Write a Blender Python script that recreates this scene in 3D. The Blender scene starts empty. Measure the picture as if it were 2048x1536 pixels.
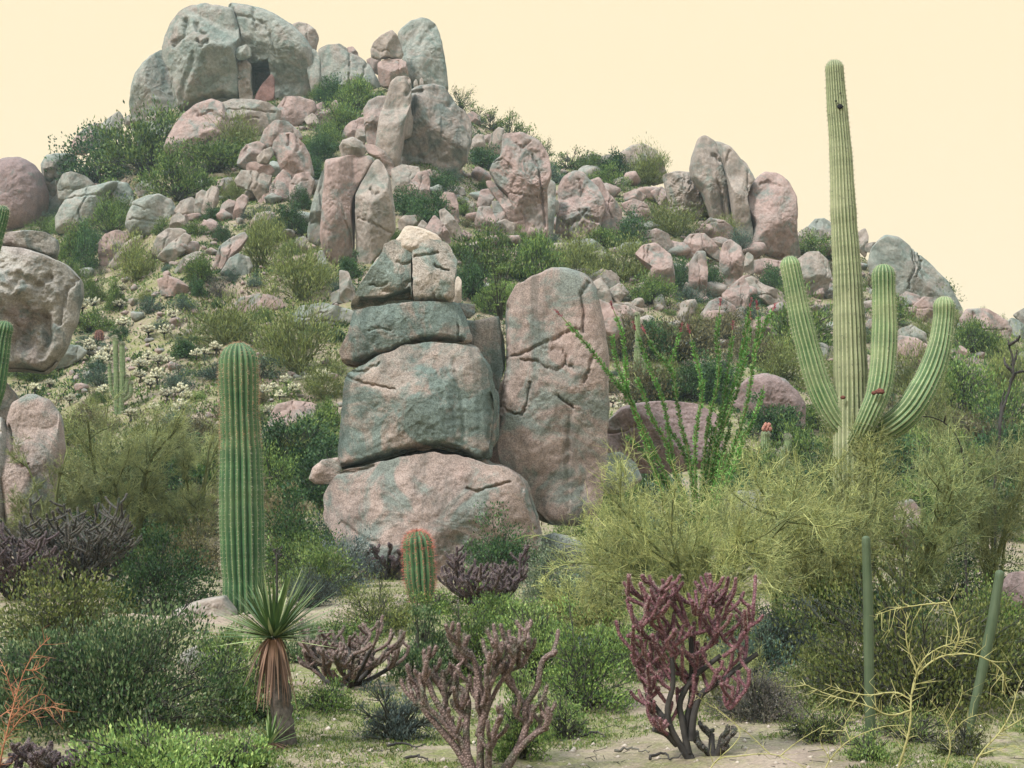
SUN_E, EXPO, HAZE = 3.4, 0.53, 0.0004
import bpy, math, random
import numpy as np
from mathutils import Vector
PI = math.pi
scene = bpy.context.scene
COL = scene.collection
RNG = np.random.default_rng(7)

# ------------------------------------------------------------------ camera model
F, W, H, HZ, CAMZ = 2813.0, 2048, 1536, 1000.0, 1.7
PITCH = math.atan((HZ - 768) / F)
CP, SP = math.cos(PITCH), math.sin(PITCH)

def ray(px, py):
    px = np.asarray(px, float); py = np.asarray(py, float)
    x = (px - 1024) / F; y = (768 - py) / F
    dy = CP - y * SP
    return x / dy, (SP + y * CP) / dy

def P(px, py, Y):
    x, z = ray(px, py)
    return np.stack([x * Y, np.ones_like(x) * Y, CAMZ + z * Y], -1)

def proj(v):
    x, y, z = v[0], v[1], v[2] - CAMZ
    d = y * CP + z * SP
    return 1024 + F * x / d, 768 - F * (z * CP - y * SP) / d

# ------------------------------------------------------------------ noise
_tab = np.random.default_rng(1).uniform(-1, 1, 4096)
def vnoise(x, y, z, seed=0):
    x = np.asarray(x, float); y = np.asarray(y, float); z = np.asarray(z, float)
    xi = np.floor(x).astype(np.int64); yi = np.floor(y).astype(np.int64); zi = np.floor(z).astype(np.int64)
    fx, fy, fz = x - xi, y - yi, z - zi
    fx = fx * fx * fx * (fx * (fx * 6 - 15) + 10); fy = fy * fy * fy * (fy * (fy * 6 - 15) + 10); fz = fz * fz * fz * (fz * (fz * 6 - 15) + 10)
    def h(a, b, c):
        n = (a * 73856093) ^ (b * 19349663) ^ (c * 83492791) ^ (seed * 2654435)
        n = (n ^ (n >> 13)) * 1274126177
        return _tab[(n ^ (n >> 16)) & 4095]
    def lerp(a, b, t): return a + (b - a) * t
    return lerp(lerp(lerp(h(xi, yi, zi), h(xi+1, yi, zi), fx), lerp(h(xi, yi+1, zi), h(xi+1, yi+1, zi), fx), fy),
                lerp(lerp(h(xi, yi, zi+1), h(xi+1, yi, zi+1), fx), lerp(h(xi, yi+1, zi+1), h(xi+1, yi+1, zi+1), fx), fy), fz)
def fbm(x, y, z, o=4, seed=0, g=0.5):
    s = 0; a = 1; f = 1.0
    for i in range(o):
        s = s + a * vnoise(x * f + 17.3 * i, y * f + 5.1 * i, z * f + 9.7 * i, seed + i); a *= g; f *= 2.03
    return s

# ------------------------------------------------------------------ mesh helpers
def build(name, V, quads=None, tris=None, smooth=True, attr=None):
    V = np.ascontiguousarray(V, np.float32)
    nq = 0 if quads is None else len(quads); nt = 0 if tris is None else len(tris)
    me = bpy.data.meshes.new(name)
    me.vertices.add(len(V)); me.vertices.foreach_set('co', V.ravel())
    loops = []
    if nq: loops.append(np.asarray(quads, np.int32).ravel())
    if nt: loops.append(np.asarray(tris, np.int32).ravel())
    L = np.concatenate(loops) if loops else np.zeros(0, np.int32)
    me.loops.add(len(L)); me.loops.foreach_set('vertex_index', L)
    me.polygons.add(nq + nt)
    st = np.concatenate([np.arange(nq) * 4, nq * 4 + np.arange(nt) * 3]).astype(np.int32)
    me.polygons.foreach_set('loop_start', st)
    if smooth: me.polygons.foreach_set('use_smooth', np.ones(nq + nt, bool))
    if attr:
        for k, a in attr.items():
            at = me.attributes.new(k, 'FLOAT', 'POINT'); at.data.foreach_set('value', np.asarray(a, np.float32))
    me.update(calc_edges=True); me.validate(clean_customdata=False)
    return me

class MB:
    def __init__(s): s.V = []; s.Q = []; s.T = []; s.n = 0; s.A = []
    def add(s, V, Q=None, T=None, a=None):
        V = np.asarray(V, float).reshape(-1, 3)
        if Q is not None and len(Q): s.Q.append(np.asarray(Q) + s.n)
        if T is not None and len(T): s.T.append(np.asarray(T) + s.n)
        s.A.append(np.zeros(len(V)) if a is None else np.asarray(a, float))
        s.V.append(V); s.n += len(V)
    def mesh(s, name, smooth=True, off=None, attr=None):
        V = np.concatenate(s.V) if s.V else np.zeros((0, 3))
        if off is not None: V = V - np.asarray(off)
        return build(name, V, np.concatenate(s.Q) if s.Q else None, np.concatenate(s.T) if s.T else None, smooth,
                     {attr: np.concatenate(s.A)} if attr else None)

def norm(v): return v / np.maximum(np.linalg.norm(v, axis=-1, keepdims=True), 1e-9)

def spline(pts, n):
    p = np.asarray(pts, float)
    if len(p) < 3:
        t = np.linspace(0, 1, n)[:, None]; return p[0] * (1 - t) + p[-1] * t
    q = np.vstack([2 * p[0] - p[1], p, 2 * p[-1] - p[-2]])
    d = np.linalg.norm(np.diff(p, axis=0), axis=1); s = np.concatenate([[0], np.cumsum(d)])
    out = []
    for u in np.linspace(0, s[-1], n):
        i = min(max(np.searchsorted(s, u) - 1, 0), len(p) - 2)
        t = (u - s[i]) / max(d[i], 1e-9)
        a, b, c, e = q[i], q[i+1], q[i+2], q[i+3]
        out.append(0.5 * ((2*b) + (c-a)*t + (2*a-5*b+4*c-e)*t*t + (3*b-a-3*c+e)*t**3))
    return np.array(out)

def frames(path):
    t = norm(np.gradient(path, axis=0))
    u = np.zeros_like(t)
    ref = np.array([1.0, 0, 0]) if abs(t[0][0]) < .8 else np.array([0, 1.0, 0])
    u0 = ref - t[0] * ref.dot(t[0]); u[0] = u0 / np.linalg.norm(u0)
    for i in range(1, len(t)):
        w = u[i-1] - t[i] * u[i-1].dot(t[i]); u[i] = w / max(np.linalg.norm(w), 1e-9)
    return t, u, np.cross(t, u)

def tube(mb, path, rad, k=8, cap=True, prof=None, a=None):
    """tube of k sides; prof(i ring, angles) multiplies the radius"""
    path = np.asarray(path, float); n = len(path)
    rad = np.broadcast_to(np.asarray(rad, float), (n,))
    t, u, v = frames(path)
    th = np.arange(k) * 2 * PI / k
    R = rad[:, None] * (np.ones((n, k)) if prof is None else prof)
    V = path[:, None, :] + R[..., None] * (np.cos(th)[None, :, None] * u[:, None, :] + np.sin(th)[None, :, None] * v[:, None, :])
    i = np.arange(n - 1)[:, None] * k; j = np.arange(k)[None, :]; j2 = (j + 1) % k
    Q = np.stack([i + j, i + j2, i + k + j2, i + k + j], -1).reshape(-1, 4)
    V = V.reshape(-1, 3); T = None
    if cap:
        V = np.vstack([V, path[:1], path[-1:]]); jj = np.arange(k)
        T = np.vstack([np.stack([np.full(k, n*k), (jj+1) % k, jj], -1), np.stack([np.full(k, n*k+1), (n-1)*k+jj, (n-1)*k+(jj+1) % k], -1)])
    if a is not None:
        a = np.asarray(a); a = (np.repeat(a, k) if a.ndim == 1 else a.ravel())
        if cap: a = np.concatenate([a, [a[0], a[-1]]])
    mb.add(V, Q, T, a)

def segs(mb, A, B, ra, rb, k=3):
    """many straight tapered twigs at once"""
    A = np.asarray(A, float); B = np.asarray(B, float); n = len(A)
    if n == 0: return
    t = norm(B - A); ref = np.where(np.abs(t[:, 2:3]) < .9, np.array([[0, 0, 1.0]]), np.array([[1.0, 0, 0]]))
    u = norm(np.cross(t, ref)); v = np.cross(t, u)
    th = np.arange(k) * 2 * PI / k
    ring = np.cos(th)[None, :, None] * u[:, None] + np.sin(th)[None, :, None] * v[:, None]
    ra = np.broadcast_to(ra, (n,))[:, None, None]; rb = np.broadcast_to(rb, (n,))[:, None, None]
    V = np.concatenate([A[:, None] + ra * ring, B[:, None] + rb * ring], 1).reshape(-1, 3)
    b = np.arange(n)[:, None] * 2 * k; j = np.arange(k)[None]; j2 = (j + 1) % k
    Q = np.stack([b + j, b + j2, b + k + j2, b + k + j], -1).reshape(-1, 4)
    mb.add(V, Q)

def spikes(mb, C, D, L, w):
    """thin triangular spines"""
    C = np.asarray(C, float); D = norm(np.asarray(D, float)); n = len(C)
    s = norm(np.cross(D, RNG.normal(size=(n, 3))))
    L = np.broadcast_to(L, (n,))[:, None]; w = np.broadcast_to(w, (n,))[:, None]
    V = np.stack([C + s * w, C - s * w, C + D * L], 1).reshape(-1, 3)
    mb.add(V, None, np.arange(3 * n).reshape(n, 3))

def leaves(mb, C, D, L, w, fold=.25):
    """rhombic leaves from base C along D"""
    C = np.asarray(C, float); D = norm(np.asarray(D, float)); n = len(C)
    s = norm(np.cross(D, RNG.normal(size=(n, 3)))); nn = np.cross(D, s)
    L = np.broadcast_to(L, (n,))[:, None]; w = np.broadcast_to(w, (n,))[:, None]
    m = C + D * L * .5 + nn * L * fold * .4
    V = np.stack([C, m + s * w * .5, C + D * L, m - s * w * .5], 1).reshape(-1, 3)
    mb.add(V, np.arange(4 * n).reshape(n, 4))

# ------------------------------------------------------------------ materials
class NT:
    def __init__(s, name):
        s.m = bpy.data.materials.new(name); s.m.use_nodes = True
        s.t = s.m.node_tree; s.t.nodes.clear(); s.out = s.t.nodes.new('ShaderNodeOutputMaterial')
    def n(s, typ, inp=None, **kw):
        nd = s.t.nodes.new('ShaderNode' + typ)
        for k, v in kw.items(): setattr(nd, k, v)
        for k, v in (inp or {}).items():
            if isinstance(v, tuple) and len(v) == 2 and hasattr(v[0], 'outputs'): s.t.links.new(v[0].outputs[v[1]], nd.inputs[k])
            elif hasattr(v, 'outputs'): s.t.links.new(s.col(v), nd.inputs[k])
            else:
                sock = nd.inputs[k]
                if sock.type == 'RGBA' and len(v) == 3: v = (*v, 1)
                sock.default_value = v
        return nd
    def noise(s, vec, scale, detail=4, rough=.55, dist=0):
        return s.n('TexNoise', {'Vector': vec, 'Scale': scale, 'Detail': detail, 'Roughness': rough, 'Distortion': dist})
    def ramp(s, fac, stops):
        nd = s.n('ValToRGB', {'Fac': fac}); e = nd.color_ramp.elements
        while len(e) < len(stops): e.new(.5)
        for el, (p, c) in zip(e, stops):
            el.position = p; el.color = (c, c, c, 1) if not isinstance(c, tuple) else (*c, 1)
        return nd
    def mix(s, fac, a, b, bt='MIX'):
        nd = s.n('Mix', data_type='RGBA', blend_type=bt)
        for idx, v in ((0, fac), (6, a), (7, b)):
            sock = nd.inputs[idx]
            if isinstance(v, tuple) and len(v) == 2 and hasattr(v[0], 'outputs'): s.t.links.new(v[0].outputs[v[1]], sock)
            elif hasattr(v, 'outputs'): s.t.links.new(s.col(v), sock)
            else: sock.default_value = v if idx == 0 else (*v, 1)
        return nd
    def math(s, op, a, b=0.0):
        nd = s.n('Math', operation=op)
        for i, v in enumerate((a, b)):
            if hasattr(v, 'outputs'): s.t.links.new(s.col(v), nd.inputs[i])
            else: nd.inputs[i].default_value = v
        return nd
    def col(s, nd): return nd.outputs[2] if nd.bl_idname == 'ShaderNodeMix' else nd.outputs[0]
    def surf(s, color, rough=.9, bump=None, spec=.15, transl=0):
        b = s.n('BsdfPrincipled', {'Roughness': rough, 'Specular IOR Level': spec})
        if isinstance(color, tuple): b.inputs['Base Color'].default_value = (*color, 1)
        else: s.t.links.new(s.col(color), b.inputs['Base Color'])
        if bump: s.t.links.new(bump.outputs[0], b.inputs['Normal'])
        res = b
        if transl:
            tr = s.n('BsdfTranslucent')
            if isinstance(color, tuple): tr.inputs[0].default_value = (*color, 1)
            else: s.t.links.new(s.col(color), tr.inputs[0])
            res = s.n('MixShader', {0: transl, 1: b, 2: tr})
        s.t.links.new(res.outputs[0], s.out.inputs[0]); return s.m

def rock_material(name, a, b, c, lichen, lic=(.475, .54), streak=.35, fine=22.0, bumpd=.03, spk=.3, sc=1.0, lsc=.8):
    """granite: a/b/c mottled grains, lichen patches, downward weather stains, grain relief"""
    t = NT(name)
    tc = t.n('TexCoord'); oi = t.n('ObjectInfo')
    off = t.n('VectorMath', {0: (tc, 3), 1: (t.n('VectorMath', {0: (oi, 5), 1: (37., 91., 53.)}, operation='MULTIPLY'), 0)}, operation='ADD')
    n1 = t.noise(off, .42 * sc, 6, .6, .6)
    base = t.ramp(n1, [(.33, a), (.5, b), (.66, c)])
    n2 = t.noise(off, lsc * sc, 9, .68, .8)
    m2 = t.ramp(n2, [(lic[0], 0.), (lic[1], 1.)])
    col = t.mix(t.math('MULTIPLY', m2, .85), base, lichen)
    mp = t.n('Mapping', {'Vector': off, 'Scale': (1.9 * sc, 1.9 * sc, .16 * sc)})
    ns = t.noise(mp, 1.0, 5, .6, .3)
    ms = t.math('MULTIPLY', t.ramp(ns, [(.52, 0.), (.66, 1.)]), streak)
    col = t.mix(ms, col, tuple(x * .38 for x in lichen))
    nf = t.noise(off, fine * sc, 3, .7)
    sp = t.ramp(nf, [(.3, 1 - spk), (.5, 1.), (.72, 1 + spk)])
    col = t.mix(1.0, col, sp, 'MULTIPLY')
    nm = t.noise(off, 2.3 * sc, 8, .66)
    col = t.mix(1.0, col, t.ramp(nm, [(.3, .78), (.7, 1.16)]), 'MULTIPLY')
    b1 = t.n('Bump', {'Strength': .38, 'Distance': bumpd * 4 / sc, 'Height': nm})
    b2 = t.n('Bump', {'Strength': .6, 'Distance': bumpd / sc, 'Height': nf, 'Normal': b1})
    return t.surf(col, .92, b2, .12)

def leaf_material(name, c1, c2, c3=None, transl=.22, rough=.6, spec=.25):
    t = NT(name)
    g = t.n('NewGeometry'); oi = t.n('ObjectInfo')
    stops = [(0.0, (c1[0] * .55, c1[1] * .66, c1[2] * .85)), (.35, c1), (.72, c2), (1.0, c3 or c2)]  # darkest, teal-tinted stop puts the shade among the leaves into their colour
    col = t.ramp((g, 'Random Per Island'), stops)
    tcl = t.n('TexCoord'); nl = t.noise((tcl, 3), 2.6, 3, .6)
    col = t.mix(1.0, col, t.ramp(nl, [(.34, .62), (.52, 1.0), (.68, 1.32)]), 'MULTIPLY')
    hs = t.n('HueSaturation', {'Hue': .5, 'Saturation': 1.0, 'Value': t.math('ADD', t.math('MULTIPLY', _rnd(t, oi), .5), .75), 'Color': col})
    return t.surf(hs, rough, None, spec, transl)
def _rnd(t, oi):
    return t.n('Math', {0: (oi, 5), 1: 0.0}, operation='ADD')

def wood_material(name, c1, c2, sc=8, rough=.85):
    t = NT(name); tc = t.n('TexCoord')
    n = t.noise((tc, 3), sc, 5, .6)
    return t.surf(t.ramp(n, [(.35, c1), (.65, c2)]), rough, t.n('Bump', {'Strength': .5, 'Distance': .01, 'Height': n}), .15)

# ------------------------------------------------------------------ object helpers
def obj(name, me, m=None, parent=None, loc=None, scale=None, rot=None):
    o = bpy.data.objects.new(name, me); COL.objects.link(o)
    if m is not None and me is not None and len(me.materials) == 0: me.materials.append(m)
    if parent is not None: o.parent = parent
    if loc is not None: o.location = [float(x) for x in loc]
    if scale is not None: o.scale = [float(x) for x in scale] if hasattr(scale, '__len__') else (float(scale),) * 3
    if rot is not None: o.rotation_euler = rot
    return o
AUTO = []          # things whose label is composed at the end from their nearest landmark
def tag(o, cat, label=None, group=None, noun=None, at=None):
    o['category'] = cat
    if label: o['label'] = label
    if group: o['group'] = group
    if not label: AUTO.append((o, at, noun))
    return o

# ------------------------------------------------------------------ terrain
RX = np.array([-3000, -1500, -600, -200, 0, 95, 150, 230, 290, 350, 640, 760, 860, 900, 960, 1040, 1100, 1200, 1300, 1400, 1500, 1590, 1700, 1800, 1900, 2048, 2300, 2700, 3200, 5000.])
RY = np.array([1000, 960, 640, 480, 428, 410, 350, 318, 255, 196, 176, 160, 164, 200, 250, 290, 322, 350, 366, 400, 425, 478, 512, 560, 622, 690, 800, 930, 985, 1000.])
RD = np.interp(RX, [-3000, 0, 500, 900, 1300, 2048, 5000], [105, 104, 112, 108, 100, 92, 90])
RXX = (RX - 1024) / F
_, RZ = ray(RX, RY)
Y0 = 37.0
def terrain(X, Y, detail=True):
    X = np.asarray(X, float); Y = np.asarray(Y, float)
    u = X / np.maximum(Y, 6.0)
    k = np.ones(9) / 9
    zr = np.interp(u, RXX, RZ); yr = np.interp(u, RXX, RD)
    hr = np.maximum(CAMZ + yr * zr, 0)
    t = np.clip((Y - Y0) / (yr - Y0), 0, 1)
    up = hr * (.80 * t + .20 * t * t)
    dn = np.clip((Y - yr) / 75., 0, 1); dn = hr * (1 - dn * dn * (3 - 2 * dn))
    z = np.where(Y <= yr, up, dn)
    if detail:
        z = z + .07 * fbm(X / 2.2, Y / 2.2, 0 * X, 3, 11) * np.clip(Y / 8, .3, 1) + np.clip((Y - 30) / 30, 0, 1) * .55 * fbm(X / 6., Y / 6., 0 * X, 3, 23) * np.clip((170 - Y) / 60, 0, 1)
    return z
_YS = np.concatenate([np.arange(4, 40, .06), np.arange(40, 130, .2)])
def ground(px, py):
    """where the sight line of a photo point meets the ground: (x, y, z)"""
    x, z = ray(px, py)
    zz = CAMZ + float(z) * _YS - terrain(float(x) * _YS, _YS)
    i = np.nonzero(zz < 0)[0]
    Y = _YS[i[0]] if len(i) else float(np.interp(float(x), RXX, RD))
    return np.array([float(x) * Y, Y, float(terrain(float(x) * Y, Y))])
# ------------------------------------------------------------------ rocks
M = {}
M['pink'] = rock_material('granite_pink', (0.267, 0.198, 0.180), (0.305, 0.221, 0.199), (0.240, 0.205, 0.186), (0.163, 0.186, 0.170), (.50, .62), .30, 7, .03, .18)
M['grey'] = rock_material('granite_grey', (0.213, 0.228, 0.205), (0.250, 0.250, 0.223), (0.262, 0.222, 0.196), (0.159, 0.190, 0.170), (.48, .60), .30, 7, .03, .18)
M['tan'] = rock_material('granite_tan', (0.262, 0.219, 0.192), (0.294, 0.244, 0.214), (0.237, 0.213, 0.190), (0.166, 0.185, 0.162), (.50, .62), .30, 7, .03, .18)
M['streak'] = rock_material('streaked_granite', (0.222, 0.205, 0.185), (0.258, 0.216, 0.193), (0.204, 0.199, 0.179), (0.138, 0.164, 0.151), (.47, .60), .75, 7, .03, .18)
M['tower'] = rock_material('tower_granite', (0.301, 0.226, 0.195), (0.256, 0.217, 0.191), (0.358, 0.275, 0.236), (0.125, 0.171, 0.156), (.42, .52), .55, 30, .02, .5, 1.15, .75)
M['tower_pink'] = rock_material('tower_granite_pink', (0.297, 0.217, 0.192), (0.264, 0.208, 0.186), (0.337, 0.258, 0.226), (0.158, 0.186, 0.168), (.475, .57), .5, 30, .02, .5, 1.15, .7)
M['tower_top'] = rock_material('tower_top_granite', (.36, .30, .26), (.33, .285, .25), (.42, .35, .30), (.150, .195, .175), (.44, .53), .45, 30, .02, .5, 1.15, 1.0)  # paler copy of tower stone: pale lichen, plus top light put into colour
M['cap'] = rock_material('pale_cap_granite', (.40, .325, .275), (.45, .375, .31), (.34, .28, .24), (.27, .26, .22), (.6, .7), .1, 30, .018, .25, 1.3)
M['left'] = rock_material('overhang_granite', (.255, .235, .215), (.285, .262, .235), (.215, .175, .165), (.125, .145, .135), (.50, .57), .35, 24, .02, .36, 1.1)
M['red'] = rock_material('rust_granite', (.185, .105, .09), (.16, .095, .085), (.20, .13, .115), (.13, .10, .09), (.6, .7), .2, 7, .04, .2)
M['purple'] = rock_material('mauve_granite', (0.198, 0.146, 0.144), (0.222, 0.162, 0.155), (0.180, 0.144, 0.144), (0.162, 0.162, 0.149), (.56, .64), .25, 16, .03, .3)

REG = {'A': (0, 0, 2.926), 'B': (600, 0, 2.926), 'C': (1200, 200, 2.415), 'D': (0, 400, 2.926), 'E': (600, 420, 1.9686), 'F': (0, 900, 2.4157), 'G': (600, 950, 2.56), 'H': (1200, 800, 2.087), 'J': (660, 440, 5.12), 'K': (0, 0, 1), 'M': (1220, 1140, 3.878)}
def reg(r, pts):
    ox, oy, k = REG[r]; p = np.asarray(pts, float).reshape(-1, 2)
    return p / k + [ox, oy]

def seg_dist(px, py, pl):
    best = np.full(px.shape, 1e9)
    for a, b in zip(pl[:-1], pl[1:]):
        d = b - a; L = max(d.dot(d), 1e-9)
        t = np.clip(((px - a[0]) * d[0] + (py - a[1]) * d[1]) / L, 0, 1)
        best = np.minimum(best, np.hypot(px - a[0] - t * d[0], py - a[1] - t * d[1]))
    return best
def inside(px, py, poly):
    r = np.zeros(np.shape(px), bool); n = len(poly)
    for i in range(n):
        x1, y1 = poly[i]; x2, y2 = poly[(i + 1) % n]
        c = ((y1 > py) != (y2 > py)) & (px < (x2 - x1) * (py - y1) / (y2 - y1 + 1e-12) + x1)
        r ^= c
    return r

ROCKPOLY = []
def rock_mesh(poly, Yc, seed, dr=.75, n=3.8, nf=6, cracks=(), dents=(), rough=.042, tilt=0.0, edge=.012, res=1.0, sharp=30.0, skirt=(), fs=1.0):
    rg = np.random.default_rng(seed)
    x0, y0 = poly[:, 0], poly[:, 1]; x1, y1 = np.roll(x0, -1), np.roll(y0, -1)
    cr = x0 * y1 - x1 * y0; A = cr.sum() / 2
    c = np.array([((x0 + x1) * cr).sum(), ((y0 + y1) * cr).sum()]) / (6 * A)
    S = math.sqrt(abs(A) / PI)
    Ns = int(np.clip(2 * PI * S / 1.5 * res, 40, 460)); Nf = int(np.clip(Ns / 5, 10, 90)); Nb = max(7, Nf // 4)
    th = np.arange(Ns) * 2 * PI / Ns; dx, dy = np.cos(th), np.sin(th)
    r = np.zeros(Ns)
    q = poly - c
    for a, b in zip(q, np.roll(q, -1, 0)):
        e = b - a; den = dx * e[1] - dy * e[0]
        with np.errstate(all='ignore'):
            t = (a[0] * e[1] - a[1] * e[0]) / den; s = (a[0] * dy - a[1] * dx) / den
        ok = (np.abs(den) > 1e-9) & (s >= -1e-6) & (s <= 1 + 1e-6) & (t > 0)
        r = np.where(ok & (t > r), t, r)
    r[r <= 0] = S
    kw = max(1, int(Ns * .012)); ker = np.hanning(2 * kw + 3)[1:-1]; ker /= ker.sum()
    r = np.convolve(np.concatenate([r[-kw:], r, r[:kw]]), ker, 'valid') if len(ker) == 2 * kw + 1 else r
    r = r * (1 + edge * fbm(dx * 5 + seed, dy * 5, 0 * dx, 4, seed))
    sf = np.sin(np.linspace(0, 1, Nf + 1)[1:] * PI / 2) ** .9
    sb = np.cos(np.linspace(0, 1, Nb + 1)[1:-1] * PI / 2)
    D = dr * S
    def front(s):
        px = c[0] + s[:, None] * r * dx; py = c[1] + s[:, None] * r * dy
        h = D * np.clip(1 - s[:, None] ** n, 0, 1) ** (1 / n) * np.ones_like(px)
        hs = [h]
        for i in range(nf):
            a = rg2[i]; g = a[1] * fs / S * D
            hs.append(D * a[2] - g * (math.cos(a[0]) * (px - c[0]) + math.sin(a[0]) * (py - c[1])))
        if nf:
            k = sharp / D; st = np.stack(hs); mn = st.min(0)
            h = mn - np.log(np.exp(-k * (st - mn)).sum(0)) / k
            h = np.maximum(h, .30 * D * np.sqrt(np.clip(1 - s[:, None] ** 10, 0, 1)))
        w = np.clip(1 - s[:, None] ** 6, 0, 1)
        X, Z, Q = px / S, py / S, h / S
        h = h + w * D * (rough * .9 * fbm(X * 1.5 + seed, Z * 1.5, Q * 1.5, 2, seed) + rough * .7 * fbm(X * 6, Z * 6, Q * 6 + seed, 4, seed + 5))
        rid = 1 - np.abs(fbm(X * 1.3 + 9, Z * 1.0 + seed, Q, 3, seed + 9)) * 7
        h = h - w * D * rough * .22 * np.clip(rid, 0, 1) ** 2 + w * D * rough * .25 * fbm(X * 17, Z * 17, Q * 17, 3, seed + 3)
        for pl, wd, dp in cracks:
            d = seg_dist(px + 2.2 * vnoise(px / 7, py / 7, 0 * px, seed), py + 2.2 * vnoise(px / 7, py / 7, 3 + 0 * px, seed), pl); h = h - dp * np.exp(-(d / wd) ** 2)
        for pg, dp, wd in dents:
            h = h - dp * inside(px, py, pg) * np.clip(seg_dist(px, py, np.vstack([pg, pg[:1]])) / wd, 0, 1)
        h = h + tilt * w * (py - c[1])
        return px, py, h
    rg2 = np.stack([rg.uniform(0, 2 * PI, max(nf, 1)), rg.uniform(.35, 1.15, max(nf, 1)), rg.uniform(.80, 1.12, max(nf, 1))], 1)
    fx, fy, fh = front(sf); cx, cy, ch = front(np.array([1e-4]))
    sk = np.zeros(Ns)
    for ca, wa, pxs in skirt:
        da = np.abs((np.degrees(th) - ca + 180) % 360 - 180); sk = np.maximum(sk, pxs * np.clip(2 * (1 - da / wa), 0, 1))
    prog = np.clip((np.arange(len(sb)) - .5) / 2.0, 0, 1)
    rb = sb[:, None] * r + prog[:, None] * sk * np.sqrt(sb)[:, None]
    bx = c[0] + rb * dx; by = c[1] + rb * dy; bh = -D * .9 * np.sqrt(1 - sb[:, None] ** 2) * np.ones_like(bx)
    X = np.concatenate([fx.ravel(), bx.ravel(), [c[0], c[0]]]); Yp = np.concatenate([fy.ravel(), by.ravel(), [c[1], c[1]]])
    Hh = np.concatenate([fh.ravel(), bh.ravel(), [ch[0].mean(), -D * .9]])
    V = P(X, Yp, Yc); V[:, 1] -= Hh * Yc / F
    R = Nf + len(sb); i = np.arange(R - 1)[:, None] * Ns; j = np.arange(Ns)[None]; j2 = (j + 1) % Ns
    Q = np.stack([i + j, i + j2, i + Ns + j2, i + Ns + j], -1).reshape(-1, 4)
    jj = np.arange(Ns); e = R * Ns
    T = np.vstack([np.stack([np.full(Ns, e), (jj + 1) % Ns, jj], -1), np.stack([np.full(Ns, e + 1), (R-1) * Ns + jj, (R-1) * Ns + (jj + 1) % Ns], -1)])
    return V, Q, T, c, S

_rs = [100]
def rock(r, pts, m='pink', label=None, short=None, by=None, Y=None, dy=0., grow=0, group=None, parent=None, name='boulder', **kw):
    poly = reg(r, pts); ROCKPOLY.append(poly)
    if Y is None and by is None and r != 'K' and len(np.ptp(poly, axis=0)) and np.ptp(poly, axis=0).max() < 130: poly = poly.mean(0) + (poly - poly.mean(0)) * 1.14
    _rs[0] += 1; seed = kw.pop('seed', _rs[0])
    for key in ('cracks',):
        if key in kw: kw[key] = [(reg(r, p), w, d) for p, w, d in kw[key]]
    if 'dents' in kw: kw['dents'] = [(reg(r, q[0]), q[1], q[2] if len(q) > 2 else 1.5) for q in kw['dents']]
    x0, x1, y0, y1 = poly[:, 0].min(), poly[:, 0].max(), poly[:, 1].min(), poly[:, 1].max()
    cx = (x0 + x1) / 2; S = math.sqrt(max(1, (x1 - x0) * (y1 - y0)) / 4) * .95
    if Y is None and not grow: grow = .10 * (y1 - y0)
    if Y is None:
        Yg = ground(min(max(cx, -60), 2110), by if by is not None else y1)[1]
        Y = Yg + .5 * kw.get('dr', .85) * S * Yg / F
    Y += dy
    if grow:
        poly = poly.copy(); low = poly[:, 1] > y1 - .30 * (y1 - y0); poly[low, 1] += grow; poly[low, 0] = cx + (poly[low, 0] - cx) * 1.10
    if 'cracks' not in kw and S > 20 and Y > 40 and kw.get('nf', 6) > 2:
        rg = np.random.default_rng(seed); cr = []
        for q in range(1 + int(S > 34) + int(S > 60)):
            xa = cx + rg.uniform(-.55, .55) * (x1 - x0) / 2; t = np.linspace(-.85, rg.uniform(0, .8), 6)
            if rg.random() < .3: cr.append((np.column_stack([cx + t * (x1 - x0) / 2, (y0 + y1) / 2 + rg.uniform(-.4, .5) * (y1 - y0) / 2 + np.cumsum(rg.normal(size=6)) * .06 * S]), 1.2 + .012 * S, .09 * S))
            else: cr.append((np.column_stack([xa + np.cumsum(rg.normal(size=6)) * .07 * S, (y0 + y1) / 2 + t * (y1 - y0) / 2]), 1.2 + .012 * S, .10 * S))
        kw['cracks'] = cr
    V, Q, T, c, S = rock_mesh(poly, Y, seed, **kw)
    base = np.array([V[:, 0].mean(), V[:, 1].mean(), V[:, 2].min()])
    me = build(name, V - base, Q, T)
    if parent is not None:
        return obj(name, me, M[m], parent, base - np.array(parent.location))
    o = obj(name, me, M[m], None, base)
    asp = (x1 - x0) / max(1, (y1 - y0)); sz = math.sqrt((x1 - x0) * (y1 - y0))
    nn = ('tiny' if sz < 20 else 'small' if sz < 34 else 'medium-sized' if sz < 62 else 'large') + ' ' + ({'pink': 'pinkish', 'grey': 'grey', 'tan': 'tan'}.get(m, 'granite')) + ' ' + ('flat boulder' if asp > 1.9 else 'upright boulder' if asp < .65 else 'boulder')
    tag(o, 'boulder', label, group, nn, (cx, (y0 + y1) / 2))
    if short: LM.append((cx, (y0 + y1) / 2, short))
    return o
LM = []

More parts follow.
